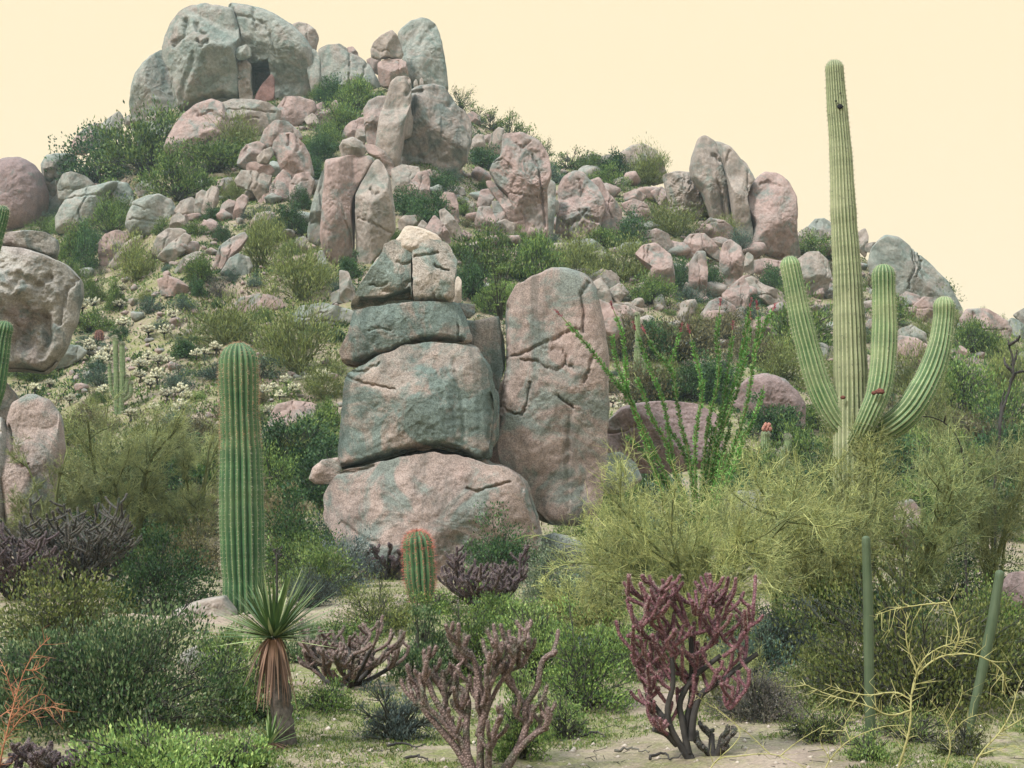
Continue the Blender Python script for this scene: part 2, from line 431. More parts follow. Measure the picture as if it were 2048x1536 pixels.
# --- summit
rock('A', [958,292,900,330,845,380,800,440,775,520,765,620,770,690,800,740,900,745,1000,735,1060,690,1080,600,1040,430,1000,330], 'grey', 'tall smooth grey slab leaning against the left side of the summit dome', 'the left summit slab', nf=2, Y=110.5, dr=.7, n=3)
rock('A', [1000,150,1060,80,1130,35,1210,22,1300,32,1370,50,1395,150,1415,250,1395,300,1400,420,1410,520,1390,585,1300,570,1200,590,1130,620,1060,668,1040,620,1010,520,1000,430,965,360,960,300,975,230], 'grey', 'huge grey face-like dome of rock crowning the hill, on the left half of the summit', 'the face-like summit dome', skirt=[(90, 70, 12), (0, 50, 16)], Y=107, nf=6, dr=.75, n=3.6, rough=.045,
     cracks=[([1060,662,1130,615,1200,585,1300,566,1390,580], 4, 24), ([1108,150,1112,240,1062,272,1040,290], 6, 12), ([1168,170,1185,225,1225,240], 4, 9), ([1190,290,1215,315,1245,290], 4, 12), ([1165,360,1140,440,1100,510,1075,600], 6, 7), ([1000,430,1030,560,1060,650], 3, 6)])
rock('A', [1345,38,1450,48,1560,75,1640,115,1720,165,1800,240,1840,300,1850,400,1845,500,1835,560,1780,590,1650,600,1640,645,1560,620,1490,600,1450,560,1420,450,1400,350,1380,280,1370,230,1355,130], 'grey', 'broad grey summit block on the right of the dome, with a square reddish notch', 'the notched summit block', Y=109, nf=3, dr=.7, n=3.4, rough=.05,
     cracks=[([1490,600,1560,618,1640,642], 4, 14), ([1505,85,1515,190,1530,230], 3, 7), ([1560,170,1610,250,1635,360], 3, 5), ([1400,140,1500,155,1560,185], 3, 5), ([1370,60,1395,170,1420,260], 5, 12)],
     dents=[([1470,400,1590,388,1605,575,1500,612,1475,560], 60)])
NOTCH = rock('A', [1488,610,1500,560,1545,480,1592,428,1608,460,1608,590,1560,630], 'red', 'rust-red broken rock face set inside the square notch of the summit block', Y=107.0, dr=.45, nf=1, n=6, rough=.03)
rock('A', [1375,300,1395,275,1440,262,1470,285,1472,330,1440,350,1400,355,1380,340], 'grey', 'small grey stone wedged in the cleft between the two summit blocks', Y=106)
rock('A', [1388,360,1440,350,1472,380,1470,450,1484,600,1405,590,1395,480], 'tan', 'narrow weathered rib of rock under the wedged stone of the summit', Y=107, nf=6, n=3, rough=.12)
rock('A', [1690,150,1750,128,1800,140,1850,180,1868,220,1850,300,1800,330,1740,250], 'tan', 'knobbly rock peeping over the right shoulder of the notched summit block', Y=112, nf=6)
rock('A', [1800,300,1840,285,1872,320,1890,480,1892,550,1830,575,1800,430], 'grey', 'narrow upright pillar at the right end of the notched summit block', Y=108, n=3, nf=2)
rock('B', [105,290,160,270,215,268,290,315,370,350,420,400,460,470,480,555,430,570,300,560,200,545,130,520,112,400], 'grey', 'sloping grey slab just right of the summit blocks', 'the sloping summit slab', Y=108, n=3.2, nf=3, dr=.7)
rock('B', [180,267,230,256,275,280,282,305,230,310,190,292], 'grey', 'thin flat stone lying on top of the sloping summit slab', Y=108, n=3, nf=2)
rock('B', [275,280,310,272,340,310,345,345,280,330], 'pink', 'small pinkish stone behind the top of the sloping summit slab', Y=109)
rock('B', [385,350,430,335,475,345,475,450,420,420], 'pink', 'pinkish rock filling the gap left of the square pink summit block', Y=109)
rock('B', [412,290,425,255,480,210,540,180,568,205,590,260,608,320,590,348,520,340,450,350,415,335], 'tan', 'wedge-shaped boulder resting on the square pink block near the summit', 'the wedge-shaped summit boulder', Y=105, n=3, nf=5)
rock('B', [455,370,500,345,580,345,625,370,636,430,640,520,560,530,480,510,458,470], 'pink', 'square pinkish block under the wedge-shaped boulder', Y=105, n=3.4, nf=3)
rock('B', [570,195,600,160,650,120,710,106,760,120,800,155,820,210,840,290,858,400,870,530,780,560,700,550,640,520,605,400,590,300], 'grey', 'tall pale grey standing slab on the right of the summit', 'the tall right summit slab', Y=107.5, n=3.4, nf=5, dr=.8, cracks=[([700,290,760,200,800,150], 5, 5)])
rock('B', [665,480,680,460,690,480,692,515,665,515], 'tan', 'tiny finger of rock at the foot of the tall right summit slab', Y=104)
rock('B', [700,470,712,450,722,470,725,515,700,515], 'tan', 'tiny second finger of rock at the foot of the tall right summit slab', Y=104)

# --- pillars below the summit
rock('B', [645,540,700,508,770,503,850,520,890,570,920,630,970,660,1005,720,1012,800,960,900,900,970,830,1000,760,1015,680,1010,600,985,590,930,610,820,640,660], 'streak', 'massive rounded block with dark water streaks right of the leaning pillar', 'the streaked massive block', by=1000/2.926, n=3, nf=4, dr=.7, rough=.05, cracks=[([648,575,680,568,720,572], 4, 10), ([880,560,890,600,870,640], 5, 8), ([905,560,925,640,1000,830], 4, 4)])
rock('B', [530,480,570,448,620,440,650,455,655,520,645,640,615,780,575,970,500,960,450,850,462,720,495,600], 'tan', 'tall leaning pillar of rock in the middle of the upper slope', 'the leaning pillar', skirt=[(0, 60, 16)], by=965/2.926, dy=-2.5, n=3.4, nf=3, dr=.8, rough=.03, cracks=[([630,460,640,520,625,560], 4, 10)])
rock('B', [370,640,400,590,450,563,510,560,500,680,470,780,450,850,400,840,380,760], 'pink', 'tall rounded pinkish rock behind the left side of the leaning pillar', by=900/2.926)
rock('B', [248,790,262,745,290,720,350,688,385,685,390,770,378,840,300,810,255,815], 'pink', 'low pinkish rock left of the leaning pillar, behind the perched ball', by=850/2.926)
rock('B', [330,760,358,748,385,790,378,840,320,830], 'tan', 'small tan stone propped between the perched ball and the pillar', by=880/2.926)
rock('B', [370,843,430,848,500,888,548,960,552,1050,510,1000,470,935,400,905], 'pink', 'tilted overhanging slab between the leaning pillar and the split twin boulder', by=1060/2.926, n=3, nf=3)
rock('B', [545,1000,600,972,690,983,700,1030,690,1110,560,1110], 'tan', 'blocky tan rock under the tilted overhanging slab', n=3, nf=6)
rock('B', [640,1095,690,1020,740,1008,755,1060,745,1180,690,1200,635,1150], 'pink', n=3, nf=6)
# split twin boulder
TW = ground(700, 545)[1]
rock('K', [652,322,700,314,740,311,752,320,738,345,717,375,708,400,705,430,708,480,708,515,692,538,665,532,648,505,641,480,645,430,648,380], 'pink', 'left half of the tall split twin boulder in mid slope, under the perched ball', 'the split twin boulder', skirt=[(0, 80, 16)], Y=TW + 1.2, n=3, nf=4, dr=.85, cracks=[([690,440,702,470,704,500], 2.5, 5)])
rock('K', [652,325,640,360,625,410,614,465,616,485,640,495,655,420], 'grey', 'grey flake standing behind the left edge of the split twin boulder', Y=TW + 3)
rock('K', [742,332,755,316,768,330,782,360,790,420,792,460,772,492,742,535,727,560,714,525,711,450,712,395,722,370], 'tan', 'right half of the tall split twin boulder, with a small round pit', Y=TW + 1.0, n=3, nf=5, dr=.8, cracks=[([745,385,752,398,762,392], 3, 7), ([718,440,760,460,785,470], 2.5, 4)])
rock('B', [228,862,250,820,312,802,362,828,388,870,372,922,311,940,250,932], 'tan', 'round ball of a boulder perched on top of the split twin boulder', 'the perched ball', Y=TW + 1.2, n=2.1, nf=2, rough=.05, dr=.95)
rock('D', [1860,300,1890,290,1930,400,1960,440,1990,450,1930,450,1870,440], 'grey', by=440/2.926 + 400)
rock('D', [1990,420,2040,430,2080,560,2050,600,2000,560], 'tan')

# --- skull-like cluster
SK = 'rocks of the skull-like cluster'
rock('A', [1395,955,1405,890,1440,845,1510,825,1560,850,1530,900,1500,955,1440,978], 'pink', 'left cheek of the skull-like rock cluster on the upper left slope', by=1150/2.926)
rock('A', [1525,835,1545,760,1610,708,1690,713,1755,770,1775,810,1700,830,1640,820,1590,850,1560,870], 'pink', 'rounded crown stone on top of the skull-like rock cluster', 'the skull-like rock cluster', by=1130/2.926)
rock('A', [1600,830,1650,782,1712,775,1745,810,1785,850,1812,900,1832,1005,1770,1033,1700,1037,1660,995,1620,935,1590,880], 'pink', 'big tapering right-hand stone of the skull-like rock cluster', by=1160/2.926, dy=-1, n=3, nf=6, cracks=[([1735,800,1755,850,1745,890], 3, 7), ([1690,800,1700,840,1690,860], 3, 8)])
rock('A', [1500,920,1540,880,1590,855,1605,900,1565,950,1510,945], 'tan', 'wedge like a nose in the middle of the skull-like rock cluster', by=1160/2.926, dy=-1.5)
rock('A', [1440,970,1460,952,1520,950,1590,968,1612,1000,1570,1027,1480,1012,1440,1002], 'pink', 'flat lip of stone in the skull-like rock cluster', by=1160/2.926, dy=-1.5)
rock('A', [1385,1055,1420,1005,1500,1012,1580,1032,1572,1110,1520,1180,1480,1120,1400,1090], 'tan', 'jaw block at the lower left of the skull-like rock cluster', nf=6, n=3)
rock('A', [1520,1175,1580,1100,1655,1000,1692,1032,1712,1090,1685,1155,1600,1168], 'pink', 'slanting wedge at the foot of the skull-like rock cluster', nf=4, n=3)
rock('A', [1700,1085,1730,1032,1800,1018,1832,1060,1802,1155,1760,1210,1710,1195], 'pink', 'upright block at the lower right foot of the skull-like rock cluster', nf=5, n=3)

# --- under the summit
rock('A', [1000,835,1040,750,1080,690,1150,630,1230,603,1290,625,1320,700,1325,800,1270,880,1200,915,1100,915,1040,880], 'pink', 'big rounded pinkish boulder below the middle of the summit dome', 'the big boulder under the summit dome', n=2.6, nf=4, cracks=[([1180,690,1250,660,1320,720], 3, 7), ([1090,900,1180,890,1260,850], 3, 6)])
rock('A', [1310,620,1380,598,1480,600,1560,615,1625,650,1610,720,1500,780,1400,790,1330,770,1310,690], 'tan', 'broad pale boulder under the notch of the summit block', 'the broad boulder under the notch', n=3, nf=4)
rock('A', [1630,650,1680,580,1760,576,1830,600,1845,640,1790,685,1740,730,1680,715], 'pink')
rock('A', [1850,620,1890,595,1900,640,1870,685,1840,660], 'pink'); rock('A', [1850,685,1910,640,1960,588,1980,620,1930,710,1880,730], 'pink'); rock('A', [1785,700,1830,665,1860,700,1870,765,1820,750], 'tan')
rock('A', [780,770,850,725,940,723,1000,740,1020,790,990,840,900,845,820,820], 'grey', 'low grey boulder under the left summit slab', n=2.6)
rock('A', [418,850,460,790,530,730,600,718,640,740,610,815,560,865,500,905,430,910], 'pink', 'leaning pinkish boulder on the left skyline', 'the leaning skyline boulders', Y=106)
rock('A', [590,740,660,670,700,648,722,680,718,730,682,785,640,835,580,860,560,880,585,800], 'grey', 'dark grey slab leaning on the pinkish boulder of the left skyline', Y=104.5, n=3)
rock('A', [718,695,760,670,790,700,780,760,730,740], 'tan', Y=107); rock('A', [850,695,900,660,937,668,932,715,885,735], 'tan', Y=106)
rock('A', [0,945,60,928,130,926,200,960,245,1020,275,1100,280,1180,240,1265,180,1325,60,1345,-60,1335,-110,1150,-60,1000], 'purple', 'large smooth mauve-grey dome boulder at the left edge of the upper hill', 'the left-edge dome boulder', n=2.5, nf=1, rough=.03, dr=.9)
rock('A', [260,975,290,925,350,916,425,920,440,960,400,1010,370,1070,365,1180,300,1200,272,1130,268,1040], 'grey', 'grey boulder with a hollowed dark flank right of the left-edge dome', nf=3, n=3, dents=[([285,1010,350,1000,340,1140,300,1180,280,1120], 6)])
rock('A', [345,1090,380,1030,430,1018,500,1040,545,1085,480,1130,410,1160,360,1145], 'grey')
rock('A', [366,1250,400,1180,450,1130,540,1108,620,1088,685,1073,620,1150,570,1250,530,1310,440,1322,370,1320], 'grey', 'broad sloping grey boulder in the upper left slope', 'the broad sloping left boulder', n=2.8, nf=3)
rock('A', [588,1165,620,1110,680,1070,742,1083,768,1130,775,1205,720,1240,650,1250,600,1220], 'grey', 'rounded grey boulder against the right end of the broad sloping left boulder')
rock('A', [768,1250,798,1190,870,1158,930,1150,992,1178,1018,1230,1002,1292,940,1337,860,1352,790,1338,766,1295], 'grey', 'round egg-like grey boulder alone on the left slope', 'the egg-like grey boulder', n=2.4, nf=4)
rock('A', [795,1105,840,1062,895,1062,915,1100,880,1140,820,1140], 'grey')
for a in ([1030,1225,1060,1180,1120,1158,1152,1180,1142,1235,1080,1250], [1140,1235,1150,1140,1180,1118,1212,1130,1192,1215,1160,1250], [1190,1225,1212,1130,1240,1098,1278,1108,1272,1185,1230,1258], [1240,1105,1280,1060,1312,1048,1302,1112,1270,1140],
          [1305,1050,1350,1042,1378,1070,1367,1125,1310,1128], [1000,1325,1010,1280,1045,1248,1078,1270,1087,1312,1050,1342], [1040,1275,1090,1258,1112,1280,1082,1315], [908,1455,930,1390,980,1343,1050,1343,1084,1360,1042,1405,980,1450,930,1485],
          [940,1490,1000,1430,1080,1368,1112,1390,1092,1455,1020,1518], [1290,1245,1300,1200,1340,1173,1378,1185,1352,1258,1310,1278], [1370,1255,1390,1170,1420,1142,1453,1160,1432,1225,1400,1278]): rock('A', a, 'pink' if RNG.random() < .6 else 'tan', nf=5)
for a, m in (([1248,395,1300,270,1350,230,1420,198,1442,225,1402,292,1330,355,1280,408], 'pink'), ([1308,420,1350,350,1400,323,1452,340,1472,392,1430,438,1340,438], 'grey'), ([1038,395,1080,340,1140,308,1185,310,1152,365,1080,418,1040,428], 'tan'),
             ([588,255,620,210,690,188,752,205,722,285,660,358,600,368], 'pink'), ([648,365,740,260,790,228,832,215,802,285,740,348,680,378], 'tan'), ([428,265,450,220,490,206,522,235,512,280,460,292], 'grey'), ([508,212,550,193,582,205,562,245,530,266], 'tan'),
             ([1718,275,1740,230,1780,213,1797,240,1762,285,1740,306], 'tan'), ([1378,630,1420,575,1500,556,1580,563,1640,590,1692,630,1600,652,1450,655], 'pink'), ([1735,710,1775,632,1900,613,2048,650,2090,700,2000,740,1850,745], 'grey'), ([328,945,345,880,400,853,460,858,502,890,472,925,400,958,350,972], 'grey'),
             ([1540,1380,1590,1290,1660,1243,1740,1238,1802,1280,1830,1330,1740,1370,1600,1385], 'pink'), ([1590,1280,1640,1200,1720,1183,1820,1193,1892,1230,1912,1285,1850,1325,1780,1310], 'pink'), ([930,470,990,450,1050,470,1130,530,1100,560,960,545], 'pink')): rock('D', a, m, nf=4)

# --- right of the pillars
for a, m in (([1003,835,1030,793,1070,793,1082,850,1050,895,1005,875], 'tan'), ([1063,800,1112,788,1122,815,1090,838,1068,825], 'pink'), ([1108,855,1125,790,1160,757,1192,765,1188,820,1172,890,1130,900], 'tan'), ([1000,885,1050,892,1042,915,1000,908], 'grey'), ([980,670,1010,655,1050,680,1055,720,1000,715], 'pink'),
             ([1085,670,1120,660,1140,690,1110,705], 'pink')): rock('B', a, m)
rock('K', [1005,270,1045,263,1080,283,1097,310,1103,350,1095,380,1092,455,1075,478,1048,462,1033,425,1015,395,993,372,978,345,985,328,1000,315,1003,290], 'pink', 'big cracked slab split by a long dark gash right of the streaked block', 'the gashed slab', n=3, nf=6, dr=.7, rough=.08, cracks=[([1066,315,1078,345,1083,400,1090,455], 2.5, 8), ([985,330,1005,325,1025,345], 2, 5), ([1020,392,1060,400,1075,398], 2, 4), ([1030,290,1045,300,1060,285], 2, 5)])
rock('B', [1405,1080,1450,1058,1492,1085,1492,1200,1472,1345,1440,1350,1418,1200], 'grey', 'thin upright slab in the gap between the gashed slab and the face boulder', skirt=[(0, 60, 16), (180, 60, 10)], n=3)
rock('B', [1508,1095,1540,1030,1600,998,1662,1005,1702,1060,1742,1100,1782,1180,1790,1240,1765,1300,1742,1405,1640,1435,1560,1435,1500,1405,1498,1280,1508,1180], 'pink', 'boulder like a face with a big overhanging lower lip in mid slope', 'the face boulder', n=3, nf=6, rough=.07, cracks=[([1630,1060,1650,1120,1640,1160], 3, 7), ([1560,1340,1650,1290,1740,1310], 4, 9), ([1625,1250,1650,1275,1670,1255], 3, 9)])
rock('B', [1690,1085,1760,1058,1792,1130,1872,1230,1872,1300,1842,1410,1760,1430,1735,1340,1760,1230], 'pink', 'smooth shoulder of rock joined to the right of the face boulder', n=3, nf=3, dy=1)
rock('B', [1540,1460,1620,1408,1700,1408,1765,1450,1790,1500,1700,1515,1560,1510], 'grey', 'smooth grey boulder tucked under the face boulder')
for a, m in (([818,1165,850,1133,900,1138,922,1200,922,1295,880,1268,840,1215], 'pink'), ([818,1240,850,1228,900,1280,932,1330,932,1390,870,1350,830,1300], 'tan'), ([743,1345,790,1268,832,1310,880,1380,902,1430,840,1430,780,1390], 'pink'), ([688,1330,715,1288,742,1310,737,1352,700,1352], 'tan'), ([1038,1205,1060,1118,1122,1108,1132,1160,1092,1222,1050,1222], 'pink'),
             ([1090,1075,1150,1078,1172,1130,1232,1180,1292,1260,1315,1340,1260,1350,1220,1270,1170,1190,1130,1140], 'pink'), ([1128,1185,1180,1188,1232,1250,1243,1350,1180,1340,1138,1285], 'pink'), ([968,1245,985,1178,1017,1190,1022,1245,1000,1275], 'tan'), ([1028,1305,1050,1220,1112,1218,1142,1290,1132,1360,1060,1360], 'pink'), ([938,1185,965,1153,987,1165,972,1200], 'grey'),
             ([838,1115,880,1088,952,1098,962,1135,900,1150], 'tan'), ([578,1300,610,1268,660,1268,682,1300,640,1342,590,1348], 'tan'), ([1145,1310,1200,1288,1255,1310,1245,1365,1165,1365], 'tan'), ([900,1370,960,1350,1010,1375,960,1410], 'pink'), ([1530,930,1570,922,1590,935,1560,945], 'tan'), ([1670,925,1700,900,1760,915,1760,945,1690,950], 'tan'), ([1770,915,1830,905,1870,930,1850,960,1780,950], 'tan'), ([1620,920,1650,915,1665,945,1630,955], 'tan')): rock('B', a, m, nf=5)
# --- right ridge
rock('C', [100,265,160,228,210,223,260,250,297,310,308,365,250,385,180,350,120,320], 'tan', 'rounded grey-pink dome rock on the skyline left of the split ridge pillars', 'the skyline dome rock')
rock('C', [-20,290,40,268,85,280,85,325,0,330], 'tan')
rock('C', [313,375,370,360,430,363,482,400,505,450,480,530,420,570,360,530,330,450], 'tan', 'rough broken boulder at the left foot of the split ridge pillars', nf=8, rough=.14, n=3)
rock('C', [440,280,470,190,500,176,547,195,572,230,585,290,615,320,625,400,628,480,645,560,650,635,590,615,540,540,490,450,440,380,430,330], 'tan', 'left pillar of the tall split pair on the right ridge', 'the split ridge pillars', skirt=[(0, 80, 14)], n=3, nf=6, cracks=[([540,280,560,300,600,310], 4, 8), ([578,225,600,300,618,390,628,480,648,600], 4.5, 34), ([560,420,585,500,600,580], 3, 8)])
rock('C', [583,225,620,213,660,258,700,310,748,387,722,425,707,480,722,560,738,650,712,700,660,655,638,545,622,430,605,330,588,270], 'tan', 'right pillar of the tall split pair on the right ridge', n=3, nf=5)
rock('C', [470,200,560,195,620,222,700,310,745,400,735,640,690,690,600,660,500,560,455,400], 'tan', 'rear wall of rock behind the split ridge pillars', dy=5.0, nf=3)
rock('C', [718,430,760,370,800,343,850,353,902,400,942,480,947,540,942,640,953,725,900,770,800,768,740,750,722,695,735,620,708,540,713,470], 'pink', 'tall blunt standing stone with a flat base right of the split ridge pillars', 'the blunt standing stone', skirt=[(180, 50, 12)], n=3.2, nf=5, dr=.8, cracks=[([740,755,800,770,900,770], 4, 14), ([770,420,800,400,860,430], 3, 5)])
rock('C', [735,785,800,770,860,780,925,790,890,830,790,870,745,835], 'pink', 'low pink ledge of rock under the blunt standing stone')
rock('C', [953,785,1000,750,1050,743,1092,780,1103,845,1082,910,1020,945,970,940,948,850], 'tan', 'rounded tan boulder at the lower right of the blunt standing stone')
rock('C', [1290,795,1310,710,1370,653,1430,663,1500,718,1600,798,1680,878,1712,940,1740,1000,1680,985,1600,960,1480,930,1400,910,1310,850], 'grey', 'long grey slab sloping down to the right behind the many-armed saguaro', 'the long sloping right slab', n=3, nf=3, dr=.6)
for a, m in (([1008,615,1040,580,1080,576,1117,600,1118,655,1050,670,1013,645], 'grey'), ([950,650,1000,613,1022,650,985,695,948,680], 'tan'), ([1250,640,1280,623,1292,660,1282,745,1252,710], 'tan'), ([1280,695,1332,688,1325,730,1285,728], 'tan'), ([1425,965,1480,928,1542,950,1535,990,1450,995], 'pink'), ([1505,1010,1560,958,1612,965,1645,1000,1605,1070,1540,1050], 'pink'),
             ([1428,1078,1470,1063,1498,1085,1440,1098], 'tan'), ([1750,1060,1780,1018,1850,1018,1902,1040,1955,1070,1975,1110,1930,1190,1870,1212,1825,1140,1760,1100], 'pink'), ([1945,1090,1990,1058,2060,1100,2100,1150,1970,1150], 'grey'), ([1716,1035,1747,1018,1754,1055,1722,1068], 'tan'), ([1432,1165,1450,1110,1500,1093,1562,1130,1565,1185,1500,1170], 'grey'), ([1425,1210,1440,1150,1520,1163,1578,1200,1565,1270,1500,1355,1430,1315], 'pink'),
             ([1698,1215,1740,1188,1782,1220,1752,1248], 'pink'), ([1686,1255,1730,1228,1754,1270,1700,1288], 'pink'), ([1752,1258,1810,1238,1828,1275,1780,1298], 'pink'), ([1695,1300,1770,1283,1855,1310,1835,1360,1760,1370,1698,1350], 'pink'), ([1706,1360,1765,1358,1755,1420,1705,1415], 'tan'), ([2000,1040,2050,1010,2100,1060,2100,1110,2040,1080], 'grey'),
             ([168,690,210,645,270,630,322,655,338,705,300,728,220,722], 'pink'), ([175,760,215,713,270,703,332,760,348,835,342,930,280,940,215,890,250,800], 'pink'), ([412,685,440,655,500,653,542,690,585,745,560,770,510,728,480,748,430,788], 'pink'), ([437,790,470,740,507,745,514,830,502,940,460,950,432,895], 'pink'), ([582,750,600,700,630,683,672,720,688,770,672,845,620,893,588,835], 'pink'),
             ([488,610,530,578,590,588,632,620,622,660,550,672,493,645], 'pink'), ([515,680,580,663,622,680,602,715,550,712], 'pink'), ([595,940,650,890,690,858,712,910,703,1000,660,1040,615,1005], 'pink'), ([690,875,740,858,790,898,872,928,884,990,800,970,740,950], 'tan'), ([485,1050,530,980,580,958,645,1000,645,1040,550,1070], 'pink'), ([690,800,710,738,737,760,737,828,702,836], 'tan'),
             ([108,505,160,483,222,510,243,565,190,580,130,540], 'pink'), ([98,565,150,568,222,612,150,620,103,597], 'tan'), ([118,455,170,435,222,465,190,490,130,482], 'pink'), ([248,445,300,423,342,470,354,530,298,510], 'pink'), ([63,390,100,373,147,385,120,412,75,406], 'tan'), ([-5,840,50,828,92,860,62,908,-5,900], 'tan'), ([-5,895,30,908,52,965,-5,960], 'tan'), ([48,940,90,888,122,930,92,978], 'tan'),
             ([58,985,130,998,184,1030,120,1070,78,1028], 'pink'), ([258,965,300,938,312,995,268,1008], 'grey'), ([726,1088,790,1048,828,1100,802,1138,738,1120], 'pink'), ([848,1180,885,1168,892,1195,853,1202], 'grey'), ([380,1040,395,980,420,1000,440,1060,400,1075], 'tan'), ([395,930,415,880,435,900,430,945], 'tan'), ([1085,905,1105,875,1125,900,1110,935], 'pink'),
             ([1280,1095,1300,1060,1330,1065,1320,1110], 'pink'), ([330,1085,360,1060,400,1075,385,1100], 'tan'), ([660,1010,690,1000,712,1030,690,1060,665,1045], 'tan')): rock('C', a, m, nf=5)
rock('K', [1458,812,1473,775,1498,753,1531,747,1565,758,1593,786,1608,812,1600,850,1500,860], 'purple', 'smooth pink-mauve whaleback boulder between the ocotillo and the many-armed saguaro', 'the whaleback boulder', by=850, nf=2, rough=.04, dr=.8)
rock('K', [1200,875,1215,840,1240,815,1280,805,1330,803,1390,808,1432,830,1445,860,1440,930,1340,950,1260,945,1210,930], 'purple', 'big mauve boulder behind the ocotillo stems', 'the mauve boulder behind the ocotillo', Y=35, nf=2, rough=.05, dr=.8, cracks=[([1200,865,1240,866,1280,850], 3, 5)])
rock('K', [1195,940,1210,908,1240,903,1270,925,1285,960,1240,990,1195,985], 'grey', 'rounded grey boulder beside the right foot of the rock tower', Y=33, nf=2)
rock('K', [1430,1015,1470,982,1520,978,1555,993,1580,1030,1570,1060,1460,1060], 'grey', 'low pale boulder half hidden by the yellow-green palo verde', Y=26.5, nf=3)
rock('K', [1785,1030,1800,998,1825,998,1842,1020,1845,1100,1790,1100], 'pink', 'upright mauve rock seen through the palo verde right of the many-armed saguaro', Y=24.5, nf=4)
rock('K', [2000,1170,2020,1145,2060,1140,2080,1180,2070,1230,2010,1225], 'purple', 'mauve rock at the right edge behind the leaning post', nf=4)
rock('K', [320,1290,345,1225,372,1208,420,1195,452,1190,475,1220,470,1275,400,1310], 'tan', 'low gravelly rock at the foot of the tall left saguaro', nf=2, rough=.05, dr=.9, Y=20.5)
rock('K', [350,1320,372,1300,400,1288,430,1286,470,1305,490,1325,450,1345,385,1345], 'tan', 'low pale hump of rock between the dark jojoba and the yucca', nf=2, rough=.05)
# --- overhang at the left edge
LY = 30.0
rock('K', [-70,480,0,478,20,467,60,462,95,466,116,480,120,502,110,520,70,510,30,495,-60,500], 'left', 'pale flat capstone lying on the overhanging boulder at the left edge', 'the left-edge capstone', Y=LY + .4, n=3, nf=4, dr=.9, cracks=[([-60,498,30,494,70,508,112,518], 4, 16)])
rock('K', [-120,500,0,494,50,500,100,513,142,535,163,562,166,592,152,645,132,695,106,728,85,745,40,737,0,737,-120,742], 'left', 'large pitted boulder overhanging a dark gap at the left edge', 'the overhanging left-edge boulder', skirt=[(90, 60, 10)], Y=LY, n=3.2, nf=7, dr=.75, rough=.075, sharp=26, dents=[([-40,545,20,572,45,592,60,562,98,570,122,600,112,650,122,690,100,712,60,722,20,712,-40,715], 8, 24), ([85,625,114,630,116,690,92,700], 7, 9)], cracks=[([0,737,40,738,85,743,108,726], 6, 26), ([0,570,45,590,60,562,90,578,110,562], 8, 14), ([125,650,140,590,158,560], 4, 10), ([55,610,75,650,60,690], 11, 12), ([95,630,102,690,90,715], 8, 12), ([20,620,35,650,25,690], 9, 9)])
rock('K', [-130,750,0,752,18,770,40,800,30,835,0,850,-130,860], 'left', 'grey rock under the dark gap at the left edge', Y=LY + .4, n=3, nf=4)
rock('K', [15,840,25,805,58,787,100,798,122,830,128,900,115,960,105,1080,30,1080,10,960,18,900], 'tower_pink', 'tall rounded boulder with a pink stain below the left-edge overhang', Y=LY - 1, n=3, nf=4, dr=.8, cracks=[([25,855,40,910,58,935,75,930], 3, 10)])
rock('K', [-130,830,5,835,15,870,25,930,20,1090,-130,1090], 'left', 'broken reddish rock at the left edge below the overhang', Y=LY - 1.2, n=3, nf=6, rough=.1, cracks=[([-10,870,10,865,20,880], 4, 8)])

# --- the rock tower
TY = 31.5
G3 = 'stacked blocks of the rock tower'
T = dict(n=6.0, rough=.042, res=1.2, edge=.020, sharp=44, fs=.6)
rock('E', [105,1130,130,1070,170,1030,260,1008,400,973,520,958,620,963,720,993,830,1028,882,1070,905,1120,928,1200,955,1300,940,1400,800,1440,600,1460,420,1470,280,1460,200,1400,150,1310,112,1210], 'tower_pink', 'broad bottom block of the rock tower, behind the red-spined barrel cactus', None, skirt=[(-90, 70, 22), (0, 50, 14)], Y=TY, group=G3, nf=7, dr=.62, cracks=[([882,1070,905,1120,928,1200,950,1290], 7, 36), ([660,1095,700,1110,760,1090,830,1072], 2.2, 9), ([150,1040,230,1030,300,1010], 3, 6), ([180,1230,260,1290,330,1310], 4, 5)], **T)
rock('E', [192,645,300,590,420,540,520,525,620,530,692,550,732,600,748,660,757,740,762,830,757,905,742,965,700,990,640,960,560,945,470,950,330,985,230,1015,146,1030,152,955,165,820,175,720], 'tower', 'largest block of the rock tower, second from the bottom, pink patches on green lichen', 'the rock tower', skirt=[(-90, 75, 20), (0, 60, 14)], Y=TY + .1, group=G3, nf=6, dr=.62, cracks=[([150,1022,230,1006,330,976,470,940,560,934,640,955,700,985,745,965], 6, 36), ([755,740,760,830,750,910], 5, 20), ([190,660,260,690,380,715], 2, 7), ([200,640,260,645,320,610], 2.5, 6), ([540,600,560,700,580,820,590,930], 7, 4), ([610,600,640,750,650,930], 5, 4), ([480,560,500,640], 5, 3)], **T)
rock('J', [250,940,560,890,860,855,1060,845,1240,850,1330,1010,1390,1170,1400,1235,1330,1255,1060,1245,900,1275,640,1380,240,1510,140,1490,110,1340,200,1180,230,1080], 'tower', 'grey-green slab of the rock tower, under the two dark-based top blocks', None, skirt=[(-90, 70, 16), (0, 50, 18), (90, 60, 10)], Y=TY + .15, group=G3, nf=5, dr=.62, cracks=[([150,1495,240,1500,640,1372,900,1268,1060,1240,1330,1250], 6, 36), ([1310,1080,1320,1190,1330,1240], 2, 6), ([420,1150,520,1130,640,1160], 2.5, 4)], **T)
